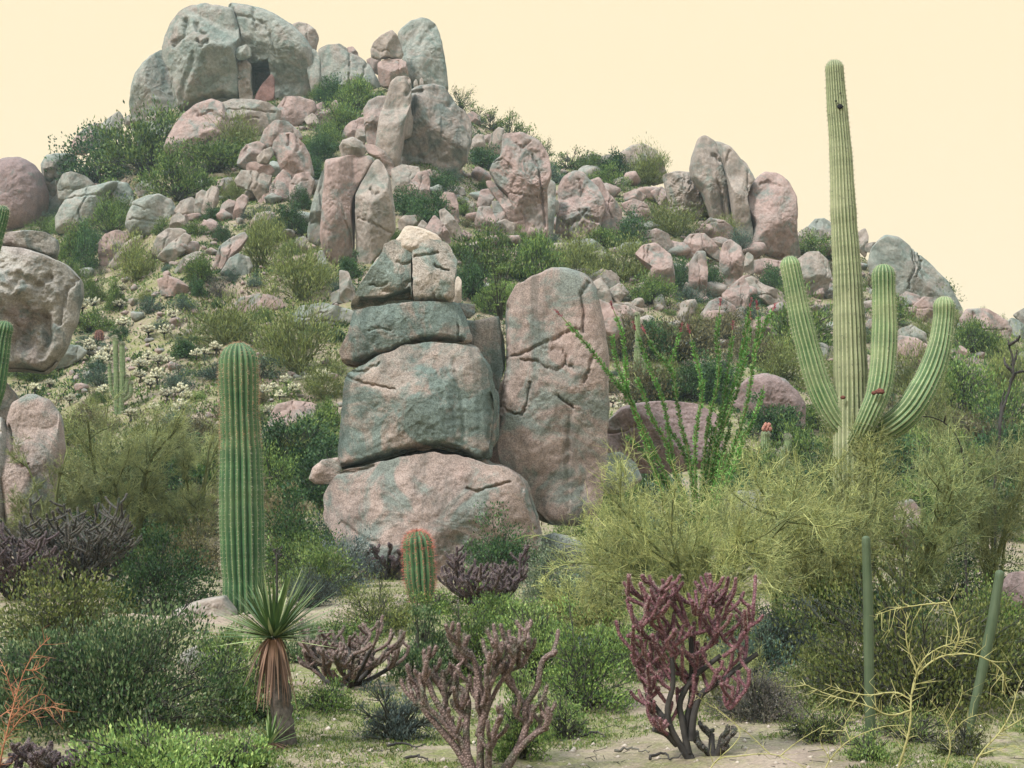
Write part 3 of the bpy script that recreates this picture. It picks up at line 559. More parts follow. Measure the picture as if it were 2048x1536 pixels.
rock('J', [205,885,290,720,430,500,550,350,560,260,680,200,800,240,850,300,835,450,838,640,850,850,560,880,230,915], 'tower_top', 'left top block of the rock tower, undercut by a dark shadow', None, skirt=[(0, 60, 10), (90, 60, 10)], Y=TY + .2, group=G3, nf=6, dr=.66, cracks=[([220,905,560,878,850,848], 8, 38), ([560,740,700,755,830,640], 4, 8), ([430,680,520,690,600,680], 2.5, 7), ([700,450,780,470,830,440], 2.5, 6)], dents=[([300,800,560,790,830,700,850,850,560,885,250,910], 42)], **T)
rock('J', [848,330,930,250,1020,200,1130,215,1210,240,1260,340,1310,430,1285,600,1275,780,1220,850,1090,840,860,835,852,600], 'tower_top', 'right top block of the rock tower, with a small square overhang', None, skirt=[(180, 60, 8), (90, 60, 8)], Y=TY + .15, group=G3, nf=6, dr=.66, cracks=[([860,835,1090,840,1215,845], 5, 20), ([1080,485,1150,520,1220,535], 2.2, 9), ([870,380,960,370,1110,350], 2.5, 8), ([1080,780,1090,830], 2, 6)], **T)
rock('J', [640,250,715,160,770,72,810,58,900,72,1000,105,1095,148,1140,190,1150,280,1000,350,830,360,680,320], 'cap', 'pale cream cap on the very top of the rock tower', None, Y=TY + .30, group=G3, nf=6, dr=.75, n=3.2, rough=.06)
rock('J', [290,700,340,590,400,540,470,400,560,330,600,420,420,640,330,760], 'cap', 'pale cream flake along the left flank of the topmost tower blocks', None, Y=TY + .95, nf=3, dr=.6)
rock('J', [1270,870,1330,848,1480,868,1490,960,1420,1010,1300,990], 'tower', 'small pale-topped stone behind the right end of the grey-green tower slab', None, Y=TY + 1.3, nf=5, n=3)
rock('J', [1300,1030,1480,1035,1620,1005,1735,985,1755,1150,1760,1300,1780,1530,1740,1700,1700,1850,1640,1900,1560,1500,1420,1280,1340,1200], 'tower', 'grey-green slab standing at the back right of the rock tower', None, skirt=[(0, 80, 10), (180, 80, 20)], Y=TY + 1.0, group=G3, nf=4, dr=.4, **T)
rock('J', [1230,860,1300,560,1350,620,1345,840,1260,890], 'cap', 'thin pale fin of rock behind the right top block of the tower', None, Y=TY + 1.4, nf=3)
rock('E', [745,720,765,700,785,720,785,900,760,940,740,930], 'tower', 'small dark stone jammed in the cleft between the rock tower and its right slab', None, Y=TY + .6, nf=3)
rock('E', [805,400,850,312,900,265,1000,237,1062,240,1132,275,1168,318,1185,400,1200,520,1213,600,1212,750,1207,950,1192,1150,1172,1225,1100,1250,1000,1250,930,1190,865,1060,790,1010,765,860,800,710,812,560,808,480], 'tower_pink', 'tall pinkish-grey slab standing against the right side of the rock tower', 'the tall tower slab', skirt=[(165, 40, 26), (128, 42, 44)], Y=TY + 1.1, group=G3, nf=3, dr=.5, seed=911,
     cracks=[([806,400,812,560,800,710,768,860], 6, 34), ([815,590,880,575,940,545,1010,520,1035,500,1090,490], 2.5, 9), ([870,600,930,605,960,635,1010,642,1040,620,1070,635], 2.2, 8), ([1128,305,1100,355,1110,420,1105,500], 3, 10), ([1110,690,1130,640,1145,595], 3, 8), ([790,775,830,805,870,812,890,780,905,690], 2.3, 8), ([1010,740,1040,765,1070,787], 2.2, 9), ([950,560,1030,565,1045,610], 2, 6), ([1060,820,1050,1000,1060,1180], 5, 3)], **T)
rock('E', [1165,345,1220,368,1262,420,1275,470,1240,520,1195,480], 'pink', 'pink rock peeping out behind the right edge of the tall tower slab', None, Y=TY + 6, nf=3)
rock('E', [35,1060,50,1015,90,983,152,973,165,1020,135,1080,60,1080], 'tower_pink', 'small pale rocks at the left foot of the rock tower', None, Y=TY - .3, nf=4)
rock('E', [880,1330,930,1290,1000,1270,1090,1290,1150,1340,1100,1400,950,1400], 'tower_pink', 'dark low rock under the foot of the tall tower slab', None, Y=TY + .3, nf=3)
for a in ([1035,260,1080,235,1130,233,1162,245,1130,278], [1138,265,1190,236,1242,255,1254,295,1190,310], [1128,305,1180,273,1212,310,1224,360,1180,345], [1218,315,1260,288,1293,330,1240,360], [1218,375,1290,368,1352,400,1300,428], [125,330,160,315,195,330,190,365,130,365], [180,310,200,300,218,315,205,335]): rock('E', a, 'tan', nf=4)
# ------------------------------------------------------------------ plant materials
LM_ = {}
def lm(k, *a, **kw): LM_[k] = leaf_material(k, *a, **kw)
lm('creosote_leaf', (.080, .140, .036), (.145, .220, .055), (.24, .31, .085))
lm('dark_leaf', (.034, .080, .030), (.062, .125, .042), (.11, .185, .065))
lm('olive_twig_leaf', (.150, .185, .052), (.225, .26, .080), (.31, .34, .12))
lm('teal_leaf', (.060, .105, .080), (.10, .155, .11), (.165, .225, .145))
lm('brown_leaf', (0.135, 0.115, 0.061), (0.162, 0.155, 0.068), (0.203, 0.176, 0.095))
lm('mauve_leaf', (0.106, 0.088, 0.081), (0.138, 0.119, 0.100), (0.150, 0.150, 0.100))
lm('lime_leaf', (.135, .215, .060), (.22, .31, .085), (.33, .40, .14))
lm('jojoba_leaf', (.060, .112, .044), (.115, .170, .070), (.27, .31, .16))
lm('olive_leaf', (.085, .110, .030), (.135, .155, .042), (.23, .24, .085))
lm('grey_leaf', (0.081, 0.108, 0.101), (0.115, 0.142, 0.128), (0.162, 0.189, 0.162))
lm('sage_leaf', (0.130, 0.170, 0.100), (0.190, 0.235, 0.140), (0.270, 0.310, 0.200))
lm('straw_leaf', (0.300, 0.235, 0.120), (0.380, 0.310, 0.170), (0.450, 0.380, 0.220))
lm('palo_twig', (.23, .26, .092), (.38, .395, .145), (.53, .52, .22), transl=.15)
lm('palo_twig_far', (.22, .25, .10), (.33, .35, .14), (.44, .44, .20), transl=.15)
lm('palo_twig_dark', (.18, .225, .09), (.28, .315, .12), (.40, .41, .18), transl=.15)
lm('yucca_leaf', (.105, .18, .062), (.17, .26, .09), (.50, .52, .27), rough=.45, transl=.12)
lm('dead_leaf', (0.300, 0.170, 0.115), (0.380, 0.235, 0.165), (0.240, 0.150, 0.110), transl=.1)
lm('ocotillo_leaf', (.10, .25, .052), (.15, .32, .075), (.22, .38, .11))
lm('ocotillo_flower', (.32, .075, .10), (.40, .13, .14), (.45, .22, .17))
lm('pale_spine', (0.420, 0.380, 0.280), (0.520, 0.480, 0.360), transl=.2)
lm('orange_spine', (0.500, 0.250, 0.150), (0.600, 0.360, 0.220), transl=.2)
lm('red_spine', (0.500, 0.160, 0.120), (0.620, 0.260, 0.190), transl=.2)
lm('cream_joint', (0.500, 0.470, 0.330), (0.620, 0.580, 0.410), (0.700, 0.650, 0.480), transl=.1)
lm('cholla_spine', (0.360, 0.280, 0.230), (0.460, 0.370, 0.300), transl=.2)
lm('grass_blade', (0.110, 0.165, 0.040), (0.180, 0.220, 0.060), (0.300, 0.280, 0.130))
lm('rust_twig', (.34, .17, .115), (.40, .22, .15), (.42, .28, .18), transl=.1)
WOOD = wood_material('dark_stem', (.035, .040, .032), (.075, .072, .055))
GREYW = wood_material('grey_stem', (.075, .07, .06), (.14, .13, .11))
PALOW = wood_material('palo_bark', (.085, .105, .045), (.155, .165, .065), 5)
BLACKW = wood_material('dead_wood', (.028, .026, .026), (.06, .054, .05))
YTRUNK = wood_material('yucca_trunk', (.05, .045, .04), (.12, .10, .085), 30)

# ------------------------------------------------------------------ shrubs
def shrub_mesh(seed, w, h, n_leaf, L, lw, n_clump=40, spread=.11, up=.6, shell=.6, stemk=5, bottom=.12, base=.1, stem_r=.012):
    global RNG
    rg = np.random.default_rng(seed); RNG = rg
    d = rg.normal(size=(n_clump, 3)); d[:, 2] = np.abs(d[:, 2]) * 1.0 + .02; d = norm(d)
    ang = np.arctan2(d[:, 1], d[:, 0])
    lob = 1 + .22 * np.sin(ang * 2 + seed) + .15 * np.sin(ang * 3 + seed * 2.1) + .12 * rg.normal(size=n_clump)
    r = (shell + (1 - shell) * rg.random(n_clump) ** .5) * lob
    C = d * r[:, None] * np.array([w / 2, w / 2, h * (1 - bottom)]) * .92; C[:, 2] += h * bottom * .5
    wt = rg.random(n_clump) ** 1.2 + .15; wt /= wt.sum()
    idx = rg.choice(n_clump, n_leaf, p=wt)
    sp = spread * w * (.55 + .9 * rg.random(n_clump))[idx][:, None]
    off = np.clip(rg.normal(size=(n_leaf, 3)), -1.7, 1.7) * sp * np.array([1, 1, .75])
    Pn = C[idx] + off
    Pn[:, 2] = np.maximum(Pn[:, 2], .02 * h + .03 * rg.random(n_leaf) * h)
    out = norm(Pn * np.array([1, 1, .6]) + 1e-6)
    D = out * .45 + np.array([0, 0, up]) + rg.normal(size=(n_leaf, 3)) * .45
    mb = MB(); leaves(mb, Pn, D, L * rg.uniform(.6, 1.35, n_leaf), lw * rg.uniform(.7, 1.3, n_leaf))
    leaf = mb.mesh('foliage', False)
    ms = MB()
    A, B, ra, rb = [], [], [], []
    for i in range(n_clump):
        b0 = rg.normal(size=3) * np.array([w, w, 0]) * base * .5
        mid = b0 * .5 + C[i] * .5 + np.array([0, 0, h * .08]) + rg.normal(size=3) * w * .03
        pts = spline([b0, mid, C[i]], 5)
        A += list(pts[:-1]); B += list(pts[1:]); rr = stem_r * np.linspace(1, .3, 5)
        ra += list(rr[:-1]); rb += list(rr[1:])
        for q in range(stemk):
            e = C[i] + rg.normal(size=3) * spread * w; s = pts[3]
            A.append(s); B.append(e); ra.append(stem_r * .35); rb.append(stem_r * .15)
    for i in rg.choice(n_clump, max(3, n_clump // 6), replace=False):
        s = C[i] * .9; e = C[i] * rg.uniform(1.08, 1.28) + rg.normal(size=3) * .03 * w; q = s + (e - s) * .55 + rg.normal(size=3) * .015 * w
        A += [s, q, q]; B += [q, e, q + (e - q) * .8 + rg.normal(size=3) * .04 * w]; ra += [stem_r * .45, stem_r * .3, stem_r * .3]; rb += [stem_r * .3, stem_r * .12, stem_r * .12]
    segs(ms, A, B, np.array(ra), np.array(rb), 4)
    return ms.mesh('stems', False), leaf

def place_plant(name, base, meshes, cat, label=None, noun=None, at=None, group=None, scale=1., rot=None):
    r = obj(name, None, None, None, base); r.empty_display_size = .2
    r.rotation_euler = (0, 0, RNG.uniform(0, 6.28) if rot is None else rot); r.scale = scale if hasattr(scale, '__len__') else (scale,) * 3
    for nm, me, m in meshes: obj(nm, me, m, r)
    tag(r, cat, label, group, noun, at); return r

KIND = {  # leaf material, noun, variant settings for the distant shrubs
    'g': ('creosote_leaf', 'bright green brushy shrub', dict(up=1.0, spread=.10, n_leaf=4200, n_clump=46, L=.13, lw=.045)),
    'y': ('olive_twig_leaf', 'yellow-green twiggy shrub', dict(up=1.0, spread=.12, n_leaf=3600, n_clump=44, L=.15, lw=.03)),
    'd': ('dark_leaf', 'dark green dense shrub', dict(up=.5, spread=.10, n_leaf=4200, n_clump=40, L=.12, lw=.06)),
    't': ('teal_leaf', 'blue-green low shrub', dict(up=.5, spread=.12, n_leaf=2800, n_clump=30, L=.11, lw=.045)),
    'o': ('brown_leaf', 'brownish olive shrub', dict(up=.9, spread=.12, n_leaf=3600, n_clump=40, L=.13, lw=.04)),
    'm': ('mauve_leaf', 'purplish brown twiggy shrub', dict(up=.9, spread=.12, n_leaf=2800, n_clump=36, L=.12, lw=.025)),
    'b': ('lime_leaf', 'lime green leafy shrub', dict(up=.6, spread=.11, n_leaf=3400, n_clump=34, L=.12, lw=.05)),
    'a': ('creosote_leaf', 'airy thin-branched green bush', dict(up=1.0, spread=.07, n_leaf=800, n_clump=34, L=.13, lw=.05, shell=.3))}
VAR = {}
def variant(k, i):
    if (k, i) not in VAR:
        VAR[(k, i)] = shrub_mesh(1000 + 31 * i + ord(k), 2.4, 1.7, stem_r=.03, **KIND[k][2])
    return VAR[(k, i)]
SH = []
def hill_shrub(cx, by, w, h, k, label=None):
    g = ground(cx, by); s = g[1] / F
    me = variant(k, int(RNG.integers(4)))
    W_, H_ = w * s / 2.4 * 1.15, h * s / 1.7 * 1.15
    g = g - np.array([0, 0, .08])
    SH.append((cx, by, w, h))
    nn = KIND[k][1]; nn = ('tiny ' if w < 26 else 'small ' if w < 48 else 'wide ' if w > 95 else '') + nn
    return place_plant('shrub', g, [('stems', me[0], WOOD if k != 'y' else PALOW), ('foliage', me[1], LM_[KIND[k][0]])], 'shrub', label, nn, (cx, by - h / 2), 'shrubs scattered over the hillside', (W_, W_, H_))

HS = '''290 348 165 105 g|190 372 120 90 d|360 402 115 80 g|425 345 150 66 g|480 322 95 78 y|215 432 85 60 g|665 218 62 52 d|712 222 80 66 g|692 272 85 64 g|660 304 60 52 g|640 322 50 54 d|222 472 66 60 g|172 502 55 42 d|148 522 66 62 g|275 560 85 76 y|168 545 52 72 d
540 492 66 58 y|582 472 70 48 d|524 534 80 86 y|402 566 62 52 g|600 600 118 92 y|448 698 145 96 y|598 748 138 112 y|298 628 48 36 t|188 664 78 42 g|184 606 44 52 g|230 624 36 50 g|365 617 46 26 t|396 592 30 34 d|436 597 40 36 m|322 662 36 24 t|376 716 62 36 d|430 758 54 38 t|360 778 62 42 t|200 774 48 54 t|178 694 34 22 t|600 934 140 88 d|606 846 60 36 t
972 338 74 42 d|880 392 56 46 d|815 434 58 56 d|855 448 70 56 d|920 218 48 48 a|955 238 55 42 a|985 252 66 52 a|1022 276 62 54 a|1052 292 72 52 a|1085 306 52 34 a|1140 338 80 46 a|968 552 112 84 g|1070 564 98 96 g|1155 560 96 76 y|1250 562 106 76 y|1234 366 76 56 d|1292 364 72 66 y|1350 470 106 62 y|1262 496 60 58 d|1362 582 34 58 d|1480 508 48 48 t|1420 584 42 48 d|1542 578 50 38 d|1625 518 76 48 g|1296 608 86 54 g|1350 720 136 84 o|1602 706 132 110 g|1845 604 96 44 g|1945 704 86 66 g|1565 756 106 66 y
1880 1015 30 40 a|1965 640 44 34 a|2005 640 40 34 a|1440 690 90 62 o|1500 730 90 66 o|1250 720 80 76 o|1290 800 110 70 o|1380 800 100 66 d|1640 790 80 66 y|1830 800 100 86 y|1920 820 130 96 g|2020 800 90 96 y|1990 720 60 50 g|700 560 52 46 d|690 590 56 30 t|648 800 90 60 y|650 860 60 60 g|560 700 60 46 o|520 760 70 40 t|110 560 60 40 g|150 590 50 60 g|1180 350 60 40 g|1210 380 60 42 g|1000 345 60 30 d|905 345 40 26 t
940 600 60 76 d|985 630 70 60 g|1010 622 44 60 b|905 570 36 40 d|1150 530 60 40 y|1205 500 70 44 g|1330 560 50 40 t|1385 610 60 38 t|1445 640 50 34 t|1500 640 60 40 t|1560 620 60 40 g|1700 600 60 60 g|1780 650 60 60 g|1860 700 70 60 y|1450 480 50 40 y|1390 440 56 44 y|1290 330 50 30 y|760 210 30 24 d|640 200 40 30 g|560 330 40 40 g|600 320 50 40 g|620 360 50 44 d|560 400 46 36 d|600 420 40 36 d|470 400 50 36 y|510 440 46 26 t|430 440 40 26 d|385 470 46 24 g|330 470 46 30 g|280 480 50 34 y|240 440 60 40 g|125 470 50 40 g|90 470 60 30 g'''
for ln in HS.replace('\n', '|').split('|'):
    a = ln.split(); hill_shrub(*map(float, a[:4]), a[4])
for ln in '''540 985 110 80 g|650 1000 120 90 d|560 930 90 60 y|620 900 100 70 g|1230 1010 90 70 g|1300 1000 100 80 d|1460 960 110 70 y|1520 1000 110 80 g|1600 960 110 90 g|1650 1010 130 90 d|1700 930 120 80 y|1760 980 130 100 d|1830 930 120 90 y|1900 980 130 110 g|1960 920 120 90 o|2020 960 120 110 d|1550 880 100 70 d|1640 860 90 60 g|1780 880 110 70 o|1860 860 110 80 y|2000 870 110 90 g|1720 850 80 60 t|60 1000 120 90 g|200 1020 160 100 d|330 1000 150 100 d|420 980 100 80 g|120 900 110 60 y|300 920 130 70 y|400 900 90 70 o|170 870 90 50 o|60 760 70 40 g|100 742 60 50 d|350 870 80 50 t
40 1080 130 90 o|170 1090 150 100 d|300 1090 150 90 d|420 1070 110 90 o|540 1060 110 80 g|660 1090 100 70 t|1260 1060 110 80 g|1500 1060 130 90 d|1600 1070 150 90 g|1720 1060 140 90 d|1850 1060 150 100 g|1960 1060 150 100 d|1060 1120 80 50 g|1140 1110 80 60 b|560 1120 100 60 b|1210 905 60 40 d|1330 790 90 60 y|1420 780 80 60 d|1240 700 70 60 o|1310 720 80 60 d'''.replace('\n', '|').split('|'):
    a = ln.split(); hill_shrub(*map(float, a[:4]), a[4])
# smaller plants between the rocks
_BB = [(q[:, 0].min(), q[:, 0].max(), q[:, 1].min(), q[:, 1].max()) for q in ROCKPOLY]
def free(px, py, m=0):
    for poly, b in zip(ROCKPOLY, _BB):
        if px < b[0] or px > b[1] or py < b[2] or py > b[3]: continue
        if inside(np.array(px), np.array(py), poly): return False
    return True
rf = np.random.default_rng(5); cnt = 0; tries = 0
while cnt < 118 and tries < 6000:
    tries += 1
    px = rf.uniform(5, 2045); yr = float(np.interp(px, RX, RY))
    py = rf.uniform(yr + 12, 880)
    if px > 1150 and py > 820: continue
    if 200 < px < 430 and 560 < py < 850 and rf.random() < .75: continue
    if px < 170 and py > 460: continue
    w = rf.uniform(20, 44); 
    if not free(px, py) or not free(px, py - w * .4): continue
    if any(abs(px - s[0]) < .4 * (w + s[2]) and abs(py - s[1]) < .3 * (w + s[3]) for s in SH): continue
    k = rf.choice(list('ddggytttbmo')); hill_shrub(px, py, w, w * rf.uniform(.6, .85), k); cnt += 1

# loose small boulders between the shrubs
PEB = []
for i in range(6):
    rg = np.random.default_rng(40 + i)
    u, v = np.meshgrid(np.linspace(0, PI, 13), np.arange(20) * 2 * PI / 20, indexing='ij')
    d = np.stack([np.sin(u) * np.cos(v), np.sin(u) * np.sin(v), np.cos(u)], -1)
    r = 1 + .28 * fbm(d[..., 0] * 1.3 + i * 7, d[..., 1] * 1.3, d[..., 2] * 1.3, 4, i)
    for q in range(10):
        nv = norm(rg.normal(size=3)); c = d @ nv; r = np.minimum(r, rg.uniform(.66, .85) / np.maximum(c, .05))
    V = (d * r[..., None] * np.array([1, .85, .75])).reshape(-1, 3)
    ii = np.arange(12)[:, None] * 20; jj = np.arange(20)[None]; j2 = (jj + 1) % 20
    Q = np.stack([ii + jj, ii + 20 + jj, ii + 20 + j2, ii + j2], -1).reshape(-1, 4)
    PEB.append({m: build('boulder', V, Q) for m in ('pink', 'tan', 'grey')})
cnt = 0; tries = 0; PB = []
while cnt < 125 and tries < 12000:
    tries += 1
    px = rf.uniform(100, 2045); yr = float(np.interp(px, RX, RY)); py = rf.uniform(yr + 10, 800)
    if cnt > 60:
        px, py = (rf.uniform(830, 1320), rf.uniform(330, 520)) if rf.random() < .4 else (rf.uniform(1180, 2030), rf.uniform(440, 720)) if rf.random() < .8 else (rf.uniform(330, 640), rf.uniform(350, 520))
        if py < float(np.interp(px, RX, RY)) + 10: continue
    if px > 1150 and py > 740: continue
    if not free(px, py): continue
    if any(abs(px - s[0]) < .32 * s[2] and -2 < s[1] - py < .5 * s[3] for s in SH): continue
    s = rf.uniform(9, 20) if cnt <= 60 else rf.uniform(15, 32)
    if any(math.hypot(px - a, py - b) < .8 * (s + c) for a, b, c in PB): continue
    PB.append((px, py, s)); g = ground(px, py); k = g[1] / F * s; m = str(rf.choice(['pink', 'pink', 'tan', 'grey']))
    o = obj('boulder', PEB[int(rf.integers(6))][m], M[m], None, g + [0, 0, .35 * k], (k * rf.uniform(.9, 1.3), k, k * rf.uniform(.7, 1.1)), (rf.uniform(-.3, .3), rf.uniform(-.3, .3), rf.uniform(0, 6)))
    nn = ('tiny ' if s < 11 else 'small ' if s < 15 else 'medium-sized ' if s < 20 else 'large ') + {'pink': 'pinkish', 'tan': 'tan', 'grey': 'grey'}[m] + ' loose stone'
    tag(o, 'boulder', None, 'loose stones on the hillside', nn, (px, py)); cnt += 1

mb = MB(); cnt = 0; bv = []
for i in range(6):
    me = PEB[i]['tan']; a = np.zeros(len(me.vertices) * 3, np.float32); me.vertices.foreach_get('co', a); bv.append(a.reshape(-1, 3))
while cnt < 900:
    px = rf.uniform(80, 2047); yr = float(np.interp(px, RX, RY)); py = yr + 6 + (860 - yr) * rf.random() ** 1.2
    if px > 1150 and py > 780: continue
    if not free(px, py): continue
    g = ground(px, py); k = g[1] / F * (2.5 + 8 * rf.random() ** 2.2); a = rf.uniform(0, 6.28); c_, s_ = math.cos(a), math.sin(a)
    V = bv[cnt % 6] * k * rf.uniform(.7, 1.25, 3); V = np.column_stack([V[:, 0] * c_ - V[:, 1] * s_, V[:, 0] * s_ + V[:, 1] * c_, V[:, 2]]) + g + [0, 0, .3 * k]
    mb.add(V, Q); cnt += 1
o = obj('stones', mb.mesh('stones'), M['pink']); o['kind'] = 'stuff'

# ------------------------------------------------------------------ pale teddy-bear chollas on the left slope
def teddy(seed):
    global RNG
    RNG = rg = np.random.default_rng(seed); tr = MB(); jt = MB()
    tube(tr, spline([[0, 0, 0], [rg.normal() * .04, 0, .2], [rg.normal() * .05, 0, .45]], 6), [.07, .065, .06, .06, .05, .04], 8)
    C, D = [], []
    for i in range(44):
        d = norm(rg.normal(size=3) + [0, 0, .25]); d[2] = max(d[2], -.25)
        c = np.array([0, 0, .52]) + d * np.array([.46, .46, .34]) * rg.uniform(.45, 1)
        s = c; e = c + norm(d * .6 + [0, 0, .5] + rg.normal(size=3) * .3) * rg.uniform(.10, .17)
        tube(jt, spline([s, (s + e) / 2, e], 5), np.array([.03, .05, .053, .045, .02]), 7)
        n = 50; t = rg.random((n, 1)); q = norm(rg.normal(size=(n, 3)) + [0, 0, .3])
        C.append(s + (e - s) * t + q * .042); D.append(q)
        if i % 3 == 0: segs(tr, [[0, 0, .36]], [s], .03, .025, 6)
    spikes(jt, np.concatenate(C), np.concatenate(D), .05, .009)
    return tr.mesh('trunk'), jt.mesh('joints', False)
TED = [teddy(60 + i) for i in range(5)]
TP = '244 590,186 625,164 632,239 625,246 665,296 680,345 648,330 680,178 702,180 718,215 724,205 730,296 732,316 736,337 736,280 750,280 768,315 772,300 782,393 726,408 718,432 714,208 800,70 790,99 780,198 740,333 806,362 800,372 810,547 790,574 780,588 796,560 806,537 840,526 800,615 778,646 772,362 832,349 846,308 832,260 846,140 812,1254 792,1225 816,1240 830,1296 940,1325 930,1507 952,1535 968'
for i, q in enumerate(TP.split(',')):
    x, y = map(float, q.split()); g = ground(x, y); k = 28 * RNG.uniform(.75, 1.25) * g[1] / F
    if x > 1290: k *= 1.3
    t = TED[i % 5]
    place_plant('teddy_bear_cholla', g, [('trunk', t[0], BLACKW), ('joints', t[1], LM_['cream_joint'])], 'cholla', None, 'pale cream fuzzy cholla', (x, y - 12), 'pale chollas dotted over the slope', k / .95)
# ------------------------------------------------------------------ cacti
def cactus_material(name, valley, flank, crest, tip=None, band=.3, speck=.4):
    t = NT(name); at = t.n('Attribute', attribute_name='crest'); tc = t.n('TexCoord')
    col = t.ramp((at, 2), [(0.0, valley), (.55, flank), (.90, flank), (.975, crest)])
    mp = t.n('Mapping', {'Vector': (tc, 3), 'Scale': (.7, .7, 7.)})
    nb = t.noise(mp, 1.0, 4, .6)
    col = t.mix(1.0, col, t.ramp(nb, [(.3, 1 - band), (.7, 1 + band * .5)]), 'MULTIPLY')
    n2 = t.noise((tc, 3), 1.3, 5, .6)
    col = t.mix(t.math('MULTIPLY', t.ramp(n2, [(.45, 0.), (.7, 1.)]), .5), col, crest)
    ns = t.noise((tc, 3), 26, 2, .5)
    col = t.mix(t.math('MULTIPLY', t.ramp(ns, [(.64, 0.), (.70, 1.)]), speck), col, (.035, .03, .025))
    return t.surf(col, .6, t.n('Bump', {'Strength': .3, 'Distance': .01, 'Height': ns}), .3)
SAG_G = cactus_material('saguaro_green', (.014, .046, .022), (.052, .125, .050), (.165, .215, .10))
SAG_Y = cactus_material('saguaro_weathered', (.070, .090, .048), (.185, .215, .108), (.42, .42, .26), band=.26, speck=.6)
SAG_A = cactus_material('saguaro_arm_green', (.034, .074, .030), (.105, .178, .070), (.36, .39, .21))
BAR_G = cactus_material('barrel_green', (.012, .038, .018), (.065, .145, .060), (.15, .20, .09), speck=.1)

def ribbed(path, rad, ribs, depth=.16, per=6, ringstep=.04, seed=0, dome=True):
    """ribbed cactus column; returns mesh builder plus areole positions and normals"""
    path = np.asarray(path, float); L = np.linalg.norm(np.diff(path, axis=0), axis=1).sum()
    n = max(12, int(L / ringstep)); pt = spline(path, n)
    s = np.concatenate([[0], np.cumsum(np.linalg.norm(np.diff(pt, axis=0), axis=1))]); s /= s[-1]
    r = np.interp(s, np.linspace(0, 1, len(rad)), rad)
    if dome:
        t = norm(pt[-1:] - pt[-3:-2])[0]; R0 = r[-1]; cap = np.linspace(0, 1, 10)[1:]
        ex = np.array([pt[-1] + t * R0 * 1.15 * math.sin(c * PI / 2) for c in cap]); er = R0 * np.cos(cap * PI / 2) ** .85 + .004
        pt = np.vstack([pt, ex]); r = np.concatenate([r, er])
    k = ribs * per; th = np.arange(k) * 2 * PI / k
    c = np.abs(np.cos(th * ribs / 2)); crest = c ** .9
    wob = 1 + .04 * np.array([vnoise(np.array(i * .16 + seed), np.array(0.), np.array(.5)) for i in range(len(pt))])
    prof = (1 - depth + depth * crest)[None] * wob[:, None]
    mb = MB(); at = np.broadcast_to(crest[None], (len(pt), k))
    tube(mb, pt, r, k, True, prof, at)
    tt, u, v = frames(pt)
    idx = np.arange(0, k, per)
    d = np.cos(th[idx])[None, :, None] * u[:, None] + np.sin(th[idx])[None, :, None] * v[:, None]
    C = pt[:, None] + d * (r * wob)[:, None, None]
    return mb, C, d, tt, r

def spine_mesh(C, D, TT, n, L, w, name='spines', spread=.7, off=None):
    mb = MB(); c = np.repeat(C.reshape(-1, 3), n, 0); d = np.repeat(D.reshape(-1, 3), n, 0)
    spikes(mb, c, d + RNG.normal(size=c.shape) * spread, L * RNG.uniform(.6, 1.3, len(c)), w)
    return mb.mesh(name, False, off)

# tall single saguaro on the left
SY = 21.0
def pxpath(pts, Y): return np.array([P(x, y, Y + (q[0] if q else 0)) for x, y, *q in pts])
pth = pxpath([(489, 1250), (485, 1100), (483, 1000), (482, 910), (479, 830), (477, 730)], SY)
base = pth[0].copy(); base[2] = terrain(base[0], base[1]) - .05; pth[0] = base
pxm = SY / F
mb, C, D, T_, r_ = ribbed(pth, np.array([37, 41, 42, 43, 44, 45, 44, 43, 39.5, 38, 39.5, 39]) * pxm, 20, .17, 6, .03, 3)
sag = obj('saguaro', None, None, None, base)
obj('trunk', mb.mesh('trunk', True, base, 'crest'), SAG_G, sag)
RNG = np.random.default_rng(3)
obj('spines', spine_mesh(C[::2], D[::2], T_, 5, .045, .0022, off=base), LM_['pale_spine'], sag)
nt = len(C)
obj('tip_spines', spine_mesh(C[int(nt * .62):], D[int(nt * .62):], T_, 3, .05, .0022, 'tip_spines', off=base), LM_['orange_spine'], sag)
tag(sag, 'saguaro', 'tall green single-stemmed saguaro with an orange-spined tip, behind the yucca'); LM.append((482, 950, 'the tall left saguaro'))

